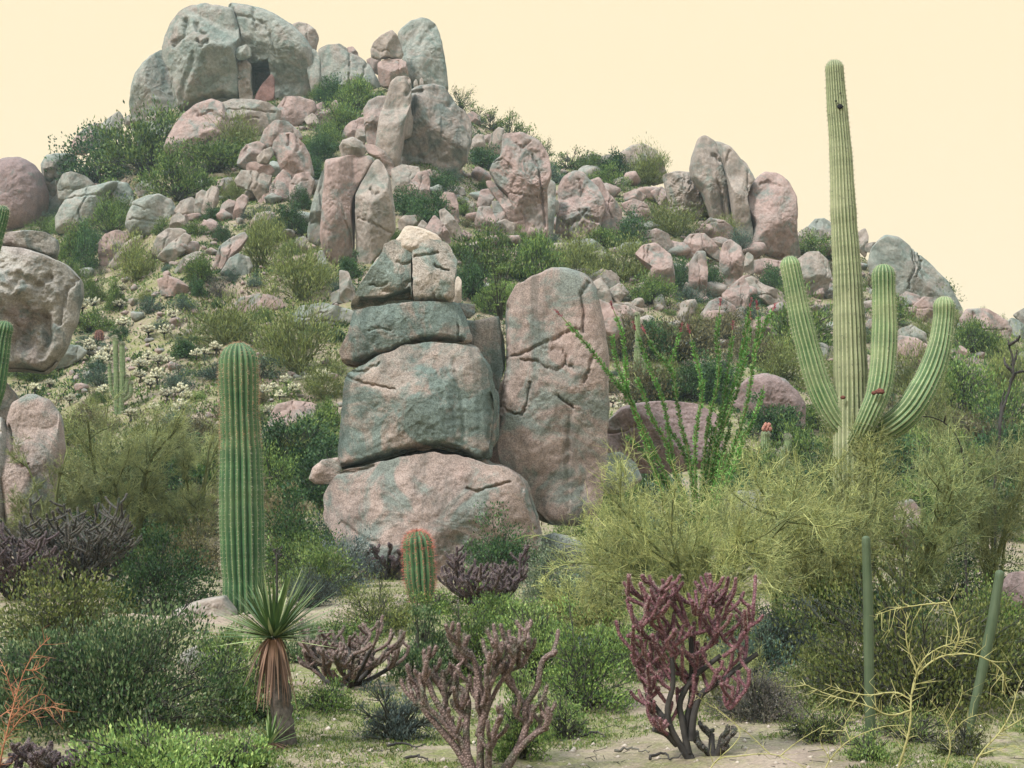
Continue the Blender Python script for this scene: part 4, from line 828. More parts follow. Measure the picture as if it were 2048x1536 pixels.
# many-armed saguaro on the right
SY2 = 20.5; k2 = SY2 / F
pth = pxpath([(1705, 1245), (1703, 1000), (1702, 790), (1700, 700), (1695, 560), (1687, 430), (1681, 300), (1673, 200), (1669, 140)], SY2)
base = pth[0].copy(); base[2] = terrain(base[0], base[1]) - .05; pth[0] = base
mb, C, D, T_, r_ = ribbed(pth, np.array([31, 33, 34, 36, 36, 35, 33, 31, 28.5, 26.5, 25, 22.5, 21, 18]) * k2, 22, .12, 6, .035, 9)
sag2 = obj('saguaro', None, None, None, base)
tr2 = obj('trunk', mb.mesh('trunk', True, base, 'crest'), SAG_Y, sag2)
obj('spines', spine_mesh(C[::2], D[::2], T_, 4, .03, .002, off=base), LM_['pale_spine'], sag2)
for nm, pp, rr, lab in (
    ('arm', [(1712, 875), (1672, 838), (1640, 775), (1620, 710), (1602, 640), (1590, 580), (1581, 535)], [20, 25, 26, 25, 24.5, 24, 22, 20], 'left arm leaning outward'),
    ('arm', [(1706, 895, -.1), (1724, 862, -.42), (1741, 826, -.52), (1756, 788, -.5), (1765, 735, -.45), (1769, 660, -.4), (1768, 600, -.4), (1767, 555, -.4)], [17, 20, 22, 24, 25.5, 25.5, 24, 23], 'short upright arm close to the trunk'),
    ('arm', [(1704, 882, .1), (1745, 868, -.15), (1785, 850, -.35), (1816, 823, -.4), (1840, 788, -.4), (1863, 742, -.35), (1879, 692, -.3), (1887, 640, -.25), (1888, 617, -.25)], [20, 24, 26, 27, 27, 26, 24, 22, 21], 'long right arm curving upward')):
    pa = pxpath(pp, SY2); mb, C, D, T_, r_ = ribbed(pa, np.array(rr) * k2, 17, .15, 6, .03, 4)
    a = obj(nm, mb.mesh(nm, True, base, 'crest'), SAG_A, sag2); a['label'] = lab
    obj('spines', spine_mesh(C[::2], D[::2], T_, 5, .032, .002, off=base), LM_['pale_spine'], a)
# nest hole, its scar, and the red fruit remains
def blob(mb, c, r, sc=(1, 1, 1), seed=0, k=10):
    u, v = np.meshgrid(np.linspace(0, PI, k), np.arange(k + 2) * 2 * PI / (k + 2), indexing='ij')
    d = np.stack([np.sin(u) * np.cos(v), np.sin(u) * np.sin(v), np.cos(u)], -1)
    rr = r * (1 + .2 * fbm(d[..., 0] * 2 + seed, d[..., 1] * 2, d[..., 2] * 2, 2, seed))
    V = (d * rr[..., None] * np.array(sc)).reshape(-1, 3) + np.asarray(c); K = k + 2
    ii = np.arange(k - 1)[:, None] * K; jj = np.arange(K)[None]; j2 = (jj + 1) % K
    mb.add(V, np.stack([ii + jj, ii + K + jj, ii + K + j2, ii + j2], -1).reshape(-1, 4))
HOLE = wood_material('hole_dark', (.012, .012, .014), (.02, .02, .022)); SCAR = wood_material('scar_rust', (.085, .032, .026), (.17, .068, .05), 40)
for nm, c, r, sc, m_ in (('nest_hole', P(1680, 213, SY2 - 21.5 * k2), 6, (1.1, .35, .85), HOLE), ('scar', P(1672, 202, SY2 - 22 * k2), 2.4, (1.1, .4, .8), HOLE), ('scar', P(1681, 186, SY2 - 21 * k2), 2, (1.4, .4, .5), HOLE),
                         ('dried_fruit', P(1760, 783, SY2 - .55 - 25 * k2), 8, (1.3, .6, .7), SCAR), ('dried_fruit', P(1748, 786, SY2 - .55 - 26 * k2), 5, (1, .6, .8), SCAR), ('dried_fruit', P(1686, 795, SY2 - 37 * k2), 5, (1, .6, .8), SCAR)):
    mb = MB(); blob(mb, c, r * k2, sc, int(r)); obj(nm, mb.mesh(nm, True, base), m_, sag2)
tag(sag2, 'saguaro', 'giant many-armed saguaro with a weathered pale trunk and three raised arms'); LM.append((1700, 600, 'the many-armed saguaro'))

# saguaro whose arms reach in at the left edge
SY3 = 20.0; k3 = SY3 / F
pth = pxpath([(-75, 1235), (-76, 900), (-78, 600), (-80, 330)], SY3); base = pth[0].copy(); base[2] = terrain(base[0], base[1]) - .05; pth[0] = base
mb, C, D, T_, r_ = ribbed(pth, np.array([34, 36, 36, 32, 26]) * k3, 20, .14, 6, .05, 2)
sag3 = obj('saguaro', None, None, None, base); obj('trunk', mb.mesh('trunk', True, base, 'crest'), SAG_Y, sag3)
for pp, rr, lab in (([(-76, 900), (-45, 865), (-20, 800), (-5, 730), (3, 680), (7, 662)], [16, 20, 23, 24, 21, 18], 'lower arm'), ([(-78, 600), (-50, 570), (-25, 520), (-8, 470), (2, 440), (5, 426)], [14, 17, 19, 18, 15, 13], 'upper arm')):
    mb, C, D, T_, r_ = ribbed(pxpath(pp, SY3), np.array(rr) * k3, 15, .17, 6, .03, 8)
    a = obj('arm', mb.mesh('arm', True, base, 'crest'), SAG_G, sag3); a['label'] = lab + ' with a pale bristly tip'
    obj('spines', spine_mesh(C[::2], D[::2], T_, 5, .04, .002, off=base), LM_['pale_spine'], a)
tag(sag3, 'saguaro', 'saguaro cut off by the left edge, its two curved arms reaching into view')

# distant saguaros
def far_saguaro(label, cols, Y, mat=SAG_A, cat='saguaro'):
    b = P(cols[0][0][0], cols[0][0][1], Y); b[2] = min(b[2], float(terrain(b[0], b[1])))
    r = obj('saguaro', None, None, None, b); k = Y / F
    for i, (pp0, wd) in enumerate([(c[:-1], c[-1]) for c in cols]):
        pts = pxpath(list(pp0), Y)
        if i == 0: pts[0, 2] = b[2] - .1
        mb, C, D, T_, r_ = ribbed(pts, np.array([wd * .9, wd, wd * .9]) / 2 * k, 13, .14, 4, .12, i)
        o = obj('trunk' if i == 0 else 'arm', mb.mesh('trunk' if i == 0 else 'arm', True, b, 'crest'), mat, r)
        obj('spines', spine_mesh(C, D, T_, 3, .07, .006, off=b), LM_['pale_spine'], o)
    tag(r, cat, label); return r
Yd = ground(235, 830)[1]
far_saguaro('pale green twin-stemmed saguaro with stubby arms on the left slope among white chollas', [((234, 845), (233, 760), (231, 690), (229, 677), 11), ((240, 845), (245, 760), (244, 690), 12), ((232, 800), (222, 775), (219, 735), (219, 727), 8), ((238, 800), (252, 785), (254, 755), 9), ((240, 805), (260, 790), (262, 768), 9)], Yd)
LM.append((235, 740, 'the twin-stemmed slope saguaro'))
Yd = ground(1285, 800)[1]
far_saguaro('thin saguaro cluster of uneven columns seen between the ocotillo stems', [((1276, 805), (1276, 740), (1275, 640), (1274, 630), 11), ((1272, 800), (1272, 720), (1273, 695), 10), ((1288, 805), (1289, 760), (1289, 722), 13), ((1290, 805), (1312, 780), (1317, 735), 8), ((1290, 800), (1300, 790), (1296, 770), 9)], Yd)
far_saguaro('stubby saguaro with a broken flat-topped stump and two bristly young columns', [((1531, 985), (1531, 930), (1531, 872), 20), ((1567, 985), (1567, 930), (1567, 904), 19), ((1548, 985), (1547, 930), (1547, 905), 13), ((1560, 985), (1575, 890), (1575, 875), 14), ((1590, 985), (1598, 960), (1599, 940), 14)], ground(1545, 985)[1], SAG_A)
g = ground(1531, 985); mb = MB(); k = g[1] / F
for i in range(7): blob(mb, P(1527 + 2.2 * i, 858 - 4 * (i % 3), g[1] - .1), 4 * k, (1, 1, 1.3), i)
o = obj('dead_fruit', mb.mesh('dead_fruit', True, g), wood_material('fruit_red', (.20, .06, .05), (.42, .22, .17), 30), None, g); 
stump = [x for x in bpy.data.objects if x.get('label', '').startswith('stubby saguaro')][0]
o.parent = stump; o.location = g - np.array(stump.location)

# barrel cactus with red spines
BY = 22.5; kb = BY / F
pth = pxpath([(846, 1235), (842, 1180), (838, 1120), (836, 1095)], BY); base = pth[0].copy(); base[2] = terrain(base[0], base[1]) - .04; pth[0] = base
mb, C, D, T_, r_ = ribbed(pth, np.array([23, 26, 29, 31, 31, 29]) * kb, 15, .2, 8, .02, 1)
bc = obj('barrel_cactus', None, None, None, base); obj('body', mb.mesh('body', True, base, 'crest'), BAR_G, bc)
nt = len(C)
obj('spines', spine_mesh(C[::2], D[::2], T_, 5, .07, .0028, off=base, spread=.5), LM_['red_spine'], bc)
obj('crown_spines', spine_mesh(C[int(nt * .8):], D[int(nt * .8):], T_, 7, .075, .003, 'crown_spines', .6, base), LM_['red_spine'], bc)
tag(bc, 'cactus', 'stout barrel cactus with a halo of red spines in front of the rock tower'); LM.append((836, 1140, 'the red-spined barrel cactus'))
g = ground(198, 684); k = g[1] / F; mb, C, D, T_, r_ = ribbed(np.array([g, g + [0, 0, 12 * k]]), np.array([8.5, 9, 8]) * k, 12, .15, 4, .08, 1)
o = obj('barrel_cactus', None, None, None, g); obj('body', mb.mesh('body', True, g, 'crest'), wood_material('barrel_far', (.10, .05, .05), (.15, .08, .07), 20), o); obj('spines', spine_mesh(C, D, T_, 4, .07, .006, off=g), LM_['rust_twig'], o)
tag(o, 'cactus', 'small dark red barrel cactus standing on the bare left slope')

# ------------------------------------------------------------------ yucca
def yucca_leaves(n, L, w, el0, el1, seed, droop=.0, curl=0, name='leaves', c0=(0, 0, 0)):
    rg = np.random.default_rng(seed); mb = MB()
    for i in range(n):
        az = rg.uniform(0, 6.28); el = el0 + (el1 - el0) * ((i + rg.random()) / n) ** .8
        d = np.array([math.cos(az) * math.cos(el), math.sin(az) * math.cos(el), math.sin(el)]); l = L * rg.uniform(.75, 1.1)
        side = np.array([-math.sin(az), math.cos(az), 0]); m = 7; t = np.linspace(0, 1, m)[:, None]
        c = np.asarray(c0) + d * .025 + d * l * t + np.array([0, 0, -1]) * droop * l * t ** 2 + side * rg.normal() * .05 * l * t ** 2
        ww = w * np.array([.75, 1, 1, .85, .62, .35, .04])[:, None] * rg.uniform(.8, 1.2)
        nn = np.cross(side, d); V = np.concatenate([c - side * ww / 2 + nn * ww * .18, c, c + side * ww / 2 + nn * ww * .18], 1).reshape(-1, 3)
        q = []
        for a in range(m - 1):
            b = a * 3; q += [[b, b + 1, b + 4, b + 3], [b + 1, b + 2, b + 5, b + 4]]
        mb.add(V, q)
    return mb.mesh(name, False)
YY = 9.9; ky = YY / F
yb = P(568, 1492, YY); yb[2] = float(terrain(yb[0], yb[1])) - .02
yt = P(548, 1275, YY); yu = obj('yucca', None, None, None, yb); rel = yt - yb
mb = MB(); pt = spline([[0, 0, 0], rel * .45 + [.008, 0, 0], rel], 26)
prof = 1 + .22 * fbm(np.arange(26)[:, None] * .9 + 0 * np.arange(14)[None], np.cos(np.arange(14) * PI / 7)[None] * 2 + 0 * np.arange(26)[:, None], np.sin(np.arange(14) * PI / 7)[None] * 2 + 0 * np.arange(26)[:, None], 3, 4)
tube(mb, pt, np.linspace(.085, .05, 26), 14, True, prof); obj('trunk', mb.mesh('trunk'), YTRUNK, yu)
obj('leaves', yucca_leaves(170, .49, .022, 1.4, .10, 12, .03, c0=rel), LM_['yucca_leaf'], yu)
obj('leaves', yucca_leaves(16, .44, .02, .2, -.12, 19, .03, c0=rel), LM_['yucca_leaf'], yu)
mb = MB(); rg = np.random.default_rng(13)
for i in range(120):
    az = rg.uniform(0, 6.28); o_ = np.array([math.cos(az), math.sin(az), 0]); l = rg.uniform(.28, .52) * (1 if rg.random() < .8 else .6); sp_ = rg.uniform(.0, .11) + .10 * (rg.random() < .08)
    c = spline([rel + o_ * .045, rel + o_ * (.075 + sp_ * .3) + [0, 0, -l * .3], rel + o_ * (.085 + sp_) + [0, 0, -l]], 8); s_ = np.array([-o_[1], o_[0], 0]) * np.linspace(.009, .0015, 8)[:, None] * rg.uniform(.8, 1.4)
    V = np.concatenate([c - s_, c + s_], 1).reshape(-1, 3); a_ = np.arange(7) * 2; mb.add(V, np.stack([a_, a_ + 1, a_ + 3, a_ + 2], -1))
obj('dead_leaf_skirt', mb.mesh('dead_leaf_skirt', False), LM_['dead_leaf'], yu)
mb = MB(); top = P(553, 1105, YY) - yb; tube(mb, spline([rel, (rel + top) / 2 + [.012, 0, 0], top], 10), np.linspace(.010, .006, 10), 6)
rg = np.random.default_rng(2)
for i in range(16):
    s = top + [0, 0, -.09 * rg.random()]; e = s + np.array([rg.normal() * .03, rg.normal() * .03, .035 + .03 * rg.random()]); segs(mb, [s], [e], .003, .002, 4); blob(mb, e, .006, (1, 1, 1.5), i, 5)
obj('flower_stalk', mb.mesh('flower_stalk'), BLACKW, yu)
tag(yu, 'yucca', 'yucca with a spiky green rosette over a skirt of hanging brown dead leaves'); LM.append((550, 1290, 'the yucca'))
pb = P(540, 1488, YY - .15); pb[2] = float(terrain(pb[0], pb[1]))
yp = obj('yucca', None, None, None, pb); obj('leaves', yucca_leaves(36, .25, .016, 1.5, .1, 15, .08, c0=(0, 0, .03)), LM_['yucca_leaf'], yp)
obj('dead_leaf_skirt', yucca_leaves(20, .13, .014, -.1, -.9, 16, .1, name='dead_leaf_skirt', c0=(0, 0, .05)), LM_['dead_leaf'], yp)
tag(yp, 'yucca', 'young trunkless yucca sprouting at the foot of the bigger yucca')

# ------------------------------------------------------------------ branching chollas
def cholla_material(name, a, b, c):
    t = NT(name); tc = t.n('TexCoord'); n = t.noise((tc, 3), 9, 4, .6); v = t.n('TexVoronoi', {'Vector': (tc, 3), 'Scale': 75.})
    col = t.ramp(n, [(.32, a), (.5, b), (.68, c)]); col = t.mix(1.0, col, t.ramp(v, [(.1, 1.5), (.5, .6)]), 'MULTIPLY')
    return t.surf(col, .8, t.n('Bump', {'Strength': .7, 'Distance': .012, 'Height': v, }), .15)
CH_TAN = cholla_material('cholla_tan', (.12, .125, .090), (.21, .148, .135), (.27, .19, .175))
CH_RED = cholla_material('cholla_maroon', (.125, .060, .075), (.205, .092, .110), (.28, .155, .155))
CH_GREY = cholla_material('cholla_grey', (.060, .085, .055), (.095, .085, .082), (.125, .125, .09))
CH_PUR = cholla_material('cholla_purple', (.075, .062, .068), (.115, .080, .092), (.145, .12, .105))
def cholla(seed, h, w, n_main=7, r=.02, up=.75, kids=(3, 2), n_spine=420, mains=None):
    """woody trunk, then jointed arms that fork outwards and upwards; returns (trunk, stems, spines) meshes"""
    global RNG
    RNG = rg = np.random.default_rng(seed); tr = MB(); st = MB(); C, D = [], []
    def arm(pts, rr, level):
        L = np.linalg.norm(np.diff(np.asarray(pts), axis=0), axis=1).sum()
        n = max(7, int(L / (.35 * rr))); pt = spline(pts, n); k = 9
        a = np.arange(n)[:, None]; j = np.arange(k)[None]
        prof = 1 + .17 * np.cos(j * 2 * PI / k * 3 + (a % 2) * PI + a * .5) * (1 if level else .35)
        env = rr * np.clip((n - a[:, 0]) / 3., .25, 1) ** .6 * (1 - .13 * np.abs(np.sin(a[:, 0] * .22 + rg.uniform(0, 3))))
        if not level: env = rr * np.linspace(1.35, .85, n)
        tube(st if level else tr, pt, env, k, True, prof)
        if level:
            q = int(L / rr * n_spine * .03); ii = rg.integers(0, n, q); dv = norm(rg.normal(size=(q, 3))); C.append(pt[ii] + dv * env[ii][:, None] * .95); D.append(dv + np.array([0, 0, .25]))
        return pt
    for i in range(len(mains) if mains else n_main):
        az = 2 * PI * (i + rg.random() * .8) / n_main; rad = (.25 + .75 * rg.random() ** .6) * w * .36; zt = h * rg.uniform(.30, .62) * (1.1 - .5 * rad / (w * .5))
        o = np.array([math.cos(az), math.sin(az), 0]); b = rg.normal(size=3) * [r, r, 0]
        m1 = b + o * rad * .45 + [0, 0, zt * .38] + rg.normal(size=3) * .03 * w
        e = o * rad + [0, 0, zt]
        if mains:
            mp = mains[i]; low = np.linalg.norm(mp[0]) < .3 * h
            pt = arm(mp, r * (1.35 if low else 1.05), 0 if low else 1); az = math.atan2(mp[-1][1] - mp[0][1], mp[-1][0] - mp[0][0]) if abs(mp[-1][0] - mp[0][0]) > .02 else az
        else: pt = arm([b, m1, e], r * 1.15, 0)
        for q in range(kids[0] + int(rg.integers(0, 2))):
            t = rg.uniform(.35, .97) if (q or mains) else 1.0; s = pt[int((len(pt) - 1) * t)]
            az2 = az + rg.normal() * .9; o2 = np.array([math.cos(az2), math.sin(az2), 0]); l = h * (rg.uniform(.10, .21) if mains else rg.uniform(.20, .36))
            lean = rg.uniform(.25, 1.15)
            d = norm(o2 * lean + [0, 0, up]); e2 = s + d * l + [0, 0, .1 * l]
            e2[2] = min(e2[2], h * rg.uniform(.82, 1.02)); f = max(abs(e2[0]), abs(e2[1])) / (w * .5)
            if f > 1: e2[:2] /= f
            p1 = arm([s, s + (e2 - s) * .5 + o2 * l * .13 - [0, 0, l * .06], e2], r, 1)
            for z in range(int(rg.integers(1, kids[1] + 2))):
                s2 = p1[int((len(p1) - 1) * rg.uniform(.3, .95))]; az3 = rg.uniform(0, 6.28); o3 = np.array([math.cos(az3), math.sin(az3), 0])
                l2 = h * rg.uniform(.09, .2); e3 = s2 + norm(o3 * rg.uniform(.4, 1.1) + [0, 0, up]) * l2; e3[2] = min(e3[2], h * 1.03)
                arm([s2, s2 + (e3 - s2) * .5 + o3 * l2 * .12, e3], r * .92, 1)
    sp = MB(); spikes(sp, np.concatenate(C), np.concatenate(D), r * 1.15, .0005 + r * .018)
    return tr.mesh('trunk'), st.mesh('stems'), sp.mesh('spines', False)
def put_cholla(cx, by, w, h, seed, mat, label, short=None, rot=None, Y=None, tmat=None, spine='cholla_spine', **kw):
    g = ground(cx, by) if Y is None else P(cx, by, Y)
    if Y is not None: g[2] = float(terrain(g[0], g[1]))
    k = g[1] / F
    if kw.get('mains'):
        rg = np.random.default_rng(seed); zs = kw.pop('zs'); ms = []
        for q in kw['mains']:
            q = reg(zs, q); off = rg.uniform(-.13, .13) * w * k; st_ = 0.0 if np.hypot(q[0][0] - cx, q[0][1] - by) < .32 * h else 1.0
            v = P(q[:, 0], q[:, 1], g[1]) - g; v[:, 1] += off * np.linspace(st_ * .8, 1, len(q)); v[:, 2] = np.maximum(v[:, 2], 0); ms.append(v)
        kw['mains'] = ms
    me = cholla(seed, h * k, w * k, **kw)
    place_plant('cholla', g - [0, 0, .02], [('trunk', me[0], tmat or BLACKW), ('stems', me[1], mat), ('spines', me[2], LM_[spine])], 'cholla', label, rot=rot if rot is not None else 0)
    if short: LM.append((cx, by - h / 2, short))
put_cholla(965, 1556, 290, 300, 6, CH_TAN, 'tan branching cholla with thick upright arms at the bottom centre', 'the tan cholla', r=.0148, up=1.2, kids=(3, 1), tmat=CH_TAN, zs='G', mains=[[900,1540,850,1400,770,1260,690,1130,655,1040], [920,1540,925,1330,930,1150,900,960,872,885], [800,1330,700,1210,618,1140], [930,1260,1000,1090,1060,985,1100,840,1078,812], [940,1120,900,1010,830,940,790,825], [1010,1540,1110,1390,1158,1270,1155,1170,1215,1065,1242,940,1308,890], [1155,1170,1100,1085,1085,1030], [1030,1540,1120,1390,1200,1310,1270,1270], [880,1540,810,1400,720,1290,640,1200,610,1150], [930,1160,985,1000,1000,880], [915,1320,960,1140,955,945], [860,1500,850,1300,860,1150,820,1080], [960,1540,970,1380,1010,1250,1030,1200], [1050,1000,1110,980,1150,960], [760,1260,740,1120,725,990]])
put_cholla(1382, 1520, 250, 355, 17, CH_RED, 'maroon branching cholla standing on bare ground by the slim green post', 'the maroon cholla', r=.0135, up=.9, kids=(3, 2), zs='M', mains=[[640,1490,592,1330,600,1150,640,950,640,650,635,440], [620,1460,540,1330,470,1200,440,1050,480,850,470,640], [610,1400,560,1150,545,1000,640,820,760,720,860,640], [630,1300,650,1100,700,950,800,870,900,800,1000,720,1140,620], [520,1330,440,1250,380,1220,325,1200], [430,1000,330,860,250,740,190,640], [640,480,500,450,400,340,320,280,130,190], [640,480,600,380,530,170], [650,480,780,440,880,360,945,345], [470,640,420,500,385,390], [470,700,330,520,200,490,120,480], [600,420,520,300,440,180], [690,440,690,300,720,100], [740,430,770,280,800,180], [460,1180,380,1080,290,950], [860,640,960,560,1030,440], [600,800,500,780,400,800,310,815], [700,950,640,900,650,930], [900,800,870,940,910,1030,1000,930], [640,650,560,600,480,640], [320,290,330,200,310,90], [640,640,720,600,840,520]])
put_cholla(700, 1372, 270, 175, 12, CH_TAN, 'low sprawling cholla with dark crooked limbs right of the yucca', 'the sprawling cholla', n_main=12, r=.0165, up=.6, kids=(4, 3))
put_cholla(965, 1225, 245, 165, 21, CH_PUR, 'purplish grey spreading cholla right of the red-spined barrel cactus', 'the purplish spreading cholla', n_main=14, r=.021, up=.8, kids=(5, 3))
put_cholla(150, 1190, 270, 240, 31, CH_GREY, 'big tangled grey-green cholla at the left, in front of the palo verde', 'the big tangled left cholla', n_main=22, r=.023, up=.5, kids=(6, 3))
put_cholla(30, 1200, 170, 190, 32, CH_PUR, 'purple-tinged tangled cholla at the left edge beside the bigger grey-green cholla', None, n_main=16, r=.023, up=.6, kids=(6, 2))
put_cholla(100, 1556, 240, 110, 41, CH_PUR, 'low purple cholla in the bottom left corner', None, n_main=12, r=.015, up=.7, kids=(4, 3), Y=8.7)
put_cholla(1360, 1568, 90, 50, 43, CH_RED, 'stubby pinkish cholla cut by the bottom edge under the maroon cholla', None, n_main=8, r=.018, up=.8, kids=(3, 2), Y=8.4)
put_cholla(1432, 1510, 85, 95, 44, CH_GREY, 'dark leaning cholla limb at the right foot of the maroon cholla', None, n_main=4, r=.018, up=.6, kids=(2, 2))
put_cholla(770, 1160, 110, 110, 45, CH_PUR, 'small dark cholla against the base of the rock tower', None, n_main=8, r=.04, up=.7, kids=(3, 2))
# ------------------------------------------------------------------ palo verdes
def paloverde(seed, w, h, nb=6, n2=9, n3=9, n4=8, r0=.035, tw=.0042, low=.12, droop=.0, tleaf=0):
    global RNG
    RNG = rg = np.random.default_rng(seed); trunk = MB(); twig = MB()
    lim = np.array([w / 2, w / 2, h])
    S, Dr, Ln = [], [], []
    for i in range(nb):
        az = 2 * PI * (i + .6 * rg.random()) / nb; rad = rg.uniform(.40, .95); zz = rg.uniform(.45, .88)
        e = np.array([math.cos(az) * rad * w / 2, math.sin(az) * rad * w / 2, zz * h])
        b = rg.normal(size=3) * np.array([.06, .06, 0]) * w * .4
        pt = spline([b, b * .6 + e * np.array([.22, .22, .36]) + rg.normal(size=3) * .03 * w, e * np.array([.62, .62, .72]) + rg.normal(size=3) * .04 * w, e], 14)
        tube(trunk, pt, np.linspace(r0, r0 * .28, 14) * rg.uniform(.8, 1.15), 7)
        t = rg.uniform(low + .15, 1, n2); ii = (t * 13).astype(int)
        S.append(pt[ii]); d = pt[np.minimum(ii + 1, 13)] - pt[np.maximum(ii - 1, 0)]; Dr.append(norm(d)); Ln.append(np.full(n2, .27 * w))
    S = np.concatenate(S); Dr = np.concatenate(Dr)
    for lev, (cnt, ln, ra, rb, jit, m, nk) in enumerate(((1, .25 * w, r0 * .3, r0 * .14, .6, 4, n3), (1, .14 * w, r0 * .11, tw * 1.1, .8, 3, n4), (1, .055 * w, tw, tw * .5, .9, 2, 0))):
        n = len(S); out = norm(S / lim * np.array([1, 1, .7]) + 1e-6)
        d = norm(Dr * .55 + out * .45 + rg.normal(size=(n, 3)) * jit + np.array([0, 0, .25 - droop * (lev == 2)]))
        L = ln * rg.uniform(.55, 1.3, n)
        cur = S; pts = [cur]; dd = d
        for q in range(m):
            dd = norm(dd + rg.normal(size=(n, 3)) * (.16, .20, .26)[lev]); nx = cur + dd * (L / m)[:, None]; nx[:, 2] = np.maximum(nx[:, 2], .03 * h)
            rr = np.linspace(ra, rb, m + 1); segs(twig if lev else trunk, cur, nx, rr[q], rr[q + 1], 4 if lev == 0 else 3); cur = nx; pts.append(nx)
        if nk:
            pts = np.stack(pts, 1); idx = np.repeat(np.arange(n), nk); t = rg.uniform(.15, 1, n * nk) * m; a = np.minimum(t.astype(int), m - 1); f = (t - a)[:, None]
            S = pts[idx, a] * (1 - f) + pts[idx, a + 1] * f; Dr = norm(pts[idx, a + 1] - pts[idx, a])
    return trunk.mesh('trunk', False), twig.mesh('twigs', False)
def put_palo(cx, by, w, h, seed, label, mat='palo_twig', short=None, Y=None, noun=None, cat='tree', name='palo_verde', **kw):
    g = ground(cx, by) if Y is None else P(cx, by, Y)
    g[2] = float(terrain(g[0], g[1])); k = g[1] / F; kw['n4'] = int(kw.get('n4', 8) * 1.9); kw['tw'] = kw.get('tw', .0042) * .68
    top = float(P(cx, by - h, g[1])[2]); hh = max(.4, top - g[2])
    me = paloverde(seed, w * k, hh, **kw)
    place_plant(name, g - [0, 0, .03], [('trunk', me[0], PALOW), ('twigs', me[1], LM_[mat])], cat, label, noun, (cx, by - h / 2), rot=0)
    if short: LM.append((cx, by - h / 2, short))
put_palo(1395, 1345, 560, 430, 3, 'big yellow-green palo verde in front of the ocotillo and the tower foot', 'palo_twig', 'the big front palo verde', nb=9, n2=11, n3=10, n4=9, Y=15.2, low=-.05, tw=.0036)
put_palo(1240, 1180, 230, 190, 4, 'bushy yellow-green palo verde at the right foot of the rock tower', 'palo_twig', None, nb=6, n2=9, n3=9, n4=7, Y=19.5)
put_palo(1640, 1330, 360, 470, 5, 'yellow-green palo verde growing over the forks of the many-armed saguaro', 'palo_twig', None, nb=8, n2=10, n3=9, n4=8, Y=18.3)
put_palo(1700, 1250, 270, 410, 26, 'dense yellow-green palo verde hiding the base of the many-armed saguaro', 'palo_twig', None, nb=8, n2=9, n3=9, n4=6, Y=19.4, tw=.004)
put_palo(1830, 1270, 380, 385, 6, 'olive palo verde with a leaning green trunk below the long right arm of the saguaro', 'palo_twig_dark', None, nb=7, n2=10, n3=9, n4=7, Y=19.2, r0=.05)
put_palo(1985, 1250, 330, 470, 7, 'yellow-green palo verde at the right edge beside the black snag', 'palo_twig_far', 'the right-edge palo verde', nb=8, n2=10, n3=9, n4=8, Y=22)
put_palo(1560, 1230, 220, 330, 8, 'thin yellow-green palo verde right of the ocotillo base', 'palo_twig', None, nb=6, n2=9, n3=8, n4=7, Y=20.5)
put_palo(245, 1120, 330, 330, 9, 'spreading olive palo verde with a dark forked trunk left of the tall saguaro', 'palo_twig_far', 'the left palo verde', nb=8, n2=10, n3=9, n4=10, Y=33, r0=.07, tw=.0055)
put_palo(385, 1080, 190, 270, 10, 'hazy yellow-olive palo verde close behind the tall left saguaro', 'palo_twig_far', None, nb=7, n2=9, n3=9, n4=10, Y=34, r0=.06, tw=.0055)
put_palo(100, 1080, 200, 220, 11, 'olive palo verde in front of the lower left-edge rocks', 'palo_twig_far', None, nb=7, n2=9, n3=9, n4=10, Y=28, r0=.05, tw=.0055)
put_palo(560, 1010, 110, 70, 19, 'low straw-coloured bush between the tall saguaro and the rock tower', 'straw_leaf', None, Y=38, cat='shrub', name='shrub', nb=6, n2=7, n3=7, n4=6, tw=.01)
put_palo(1460, 1440, 240, 130, 12, 'fine yellow-green twiggy bush behind the maroon cholla', 'palo_twig', None, nb=6, n2=8, n3=8, n4=7, cat='shrub', name='shrub', Y=11.5, r0=.015, tw=.003)
put_palo(1180, 1310, 210, 160, 14, 'low yellow-green twiggy palo verde left of the big front one', 'palo_twig', None, nb=6, n2=9, n3=8, n4=7, Y=16.5)

# ------------------------------------------------------------------ foreground shrubs (real leaf sizes)
def put_bush(cx, by, w, h, mat, seed, label, L, lw, n, short=None, Y=None, stem=None, **kw):
    g = ground(cx, by) if Y is None else P(cx, by, Y); g[2] = float(terrain(g[0], g[1])); k = g[1] / F
    hh = max(.25, float(P(cx, by - h, g[1])[2]) - g[2])
    me = shrub_mesh(seed, w * k, hh, n, L, lw, **kw)
    place_plant('shrub', g - [0, 0, .03], [('stems', me[0], stem or WOOD), ('foliage', me[1], LM_[mat])], 'shrub', label, rot=0)
    if short: LM.append((cx, by - h / 2, short))
J = dict(up=1.3, shell=.45, spread=.085, bottom=.15)
put_bush(235, 1455, 450, 235, 'jojoba_leaf', 1, 'big dark jojoba bush with upright grey-green leaves at the lower left', .036, .016, 15000, 'the big dark jojoba', n_clump=110, stem_r=.010, **J)
put_bush(60, 1440, 260, 190, 'jojoba_leaf', 2, 'dark jojoba bush at the left edge beside the bigger one', .036, .016, 8000, None, n_clump=70, **J)
put_bush(130, 1325, 270, 195, 'olive_leaf', 3, 'olive leafy shrub with reddish brown tinge behind the big dark jojoba', .042, .02, 9000, 'the olive left shrub', n_clump=70, up=.9, spread=.09)
put_bush(320, 1225, 240, 140, 'dark_leaf', 4, 'dark green dense bush left of the tall saguaro base', .05, .026, 8000, None, n_clump=60, up=.9, spread=.09)
put_bush(395, 1150, 130, 110, 'brown_leaf', 5, 'brownish olive bush just left of the tall saguaro', .06, .025, 5000, None, n_clump=44, up=.9)
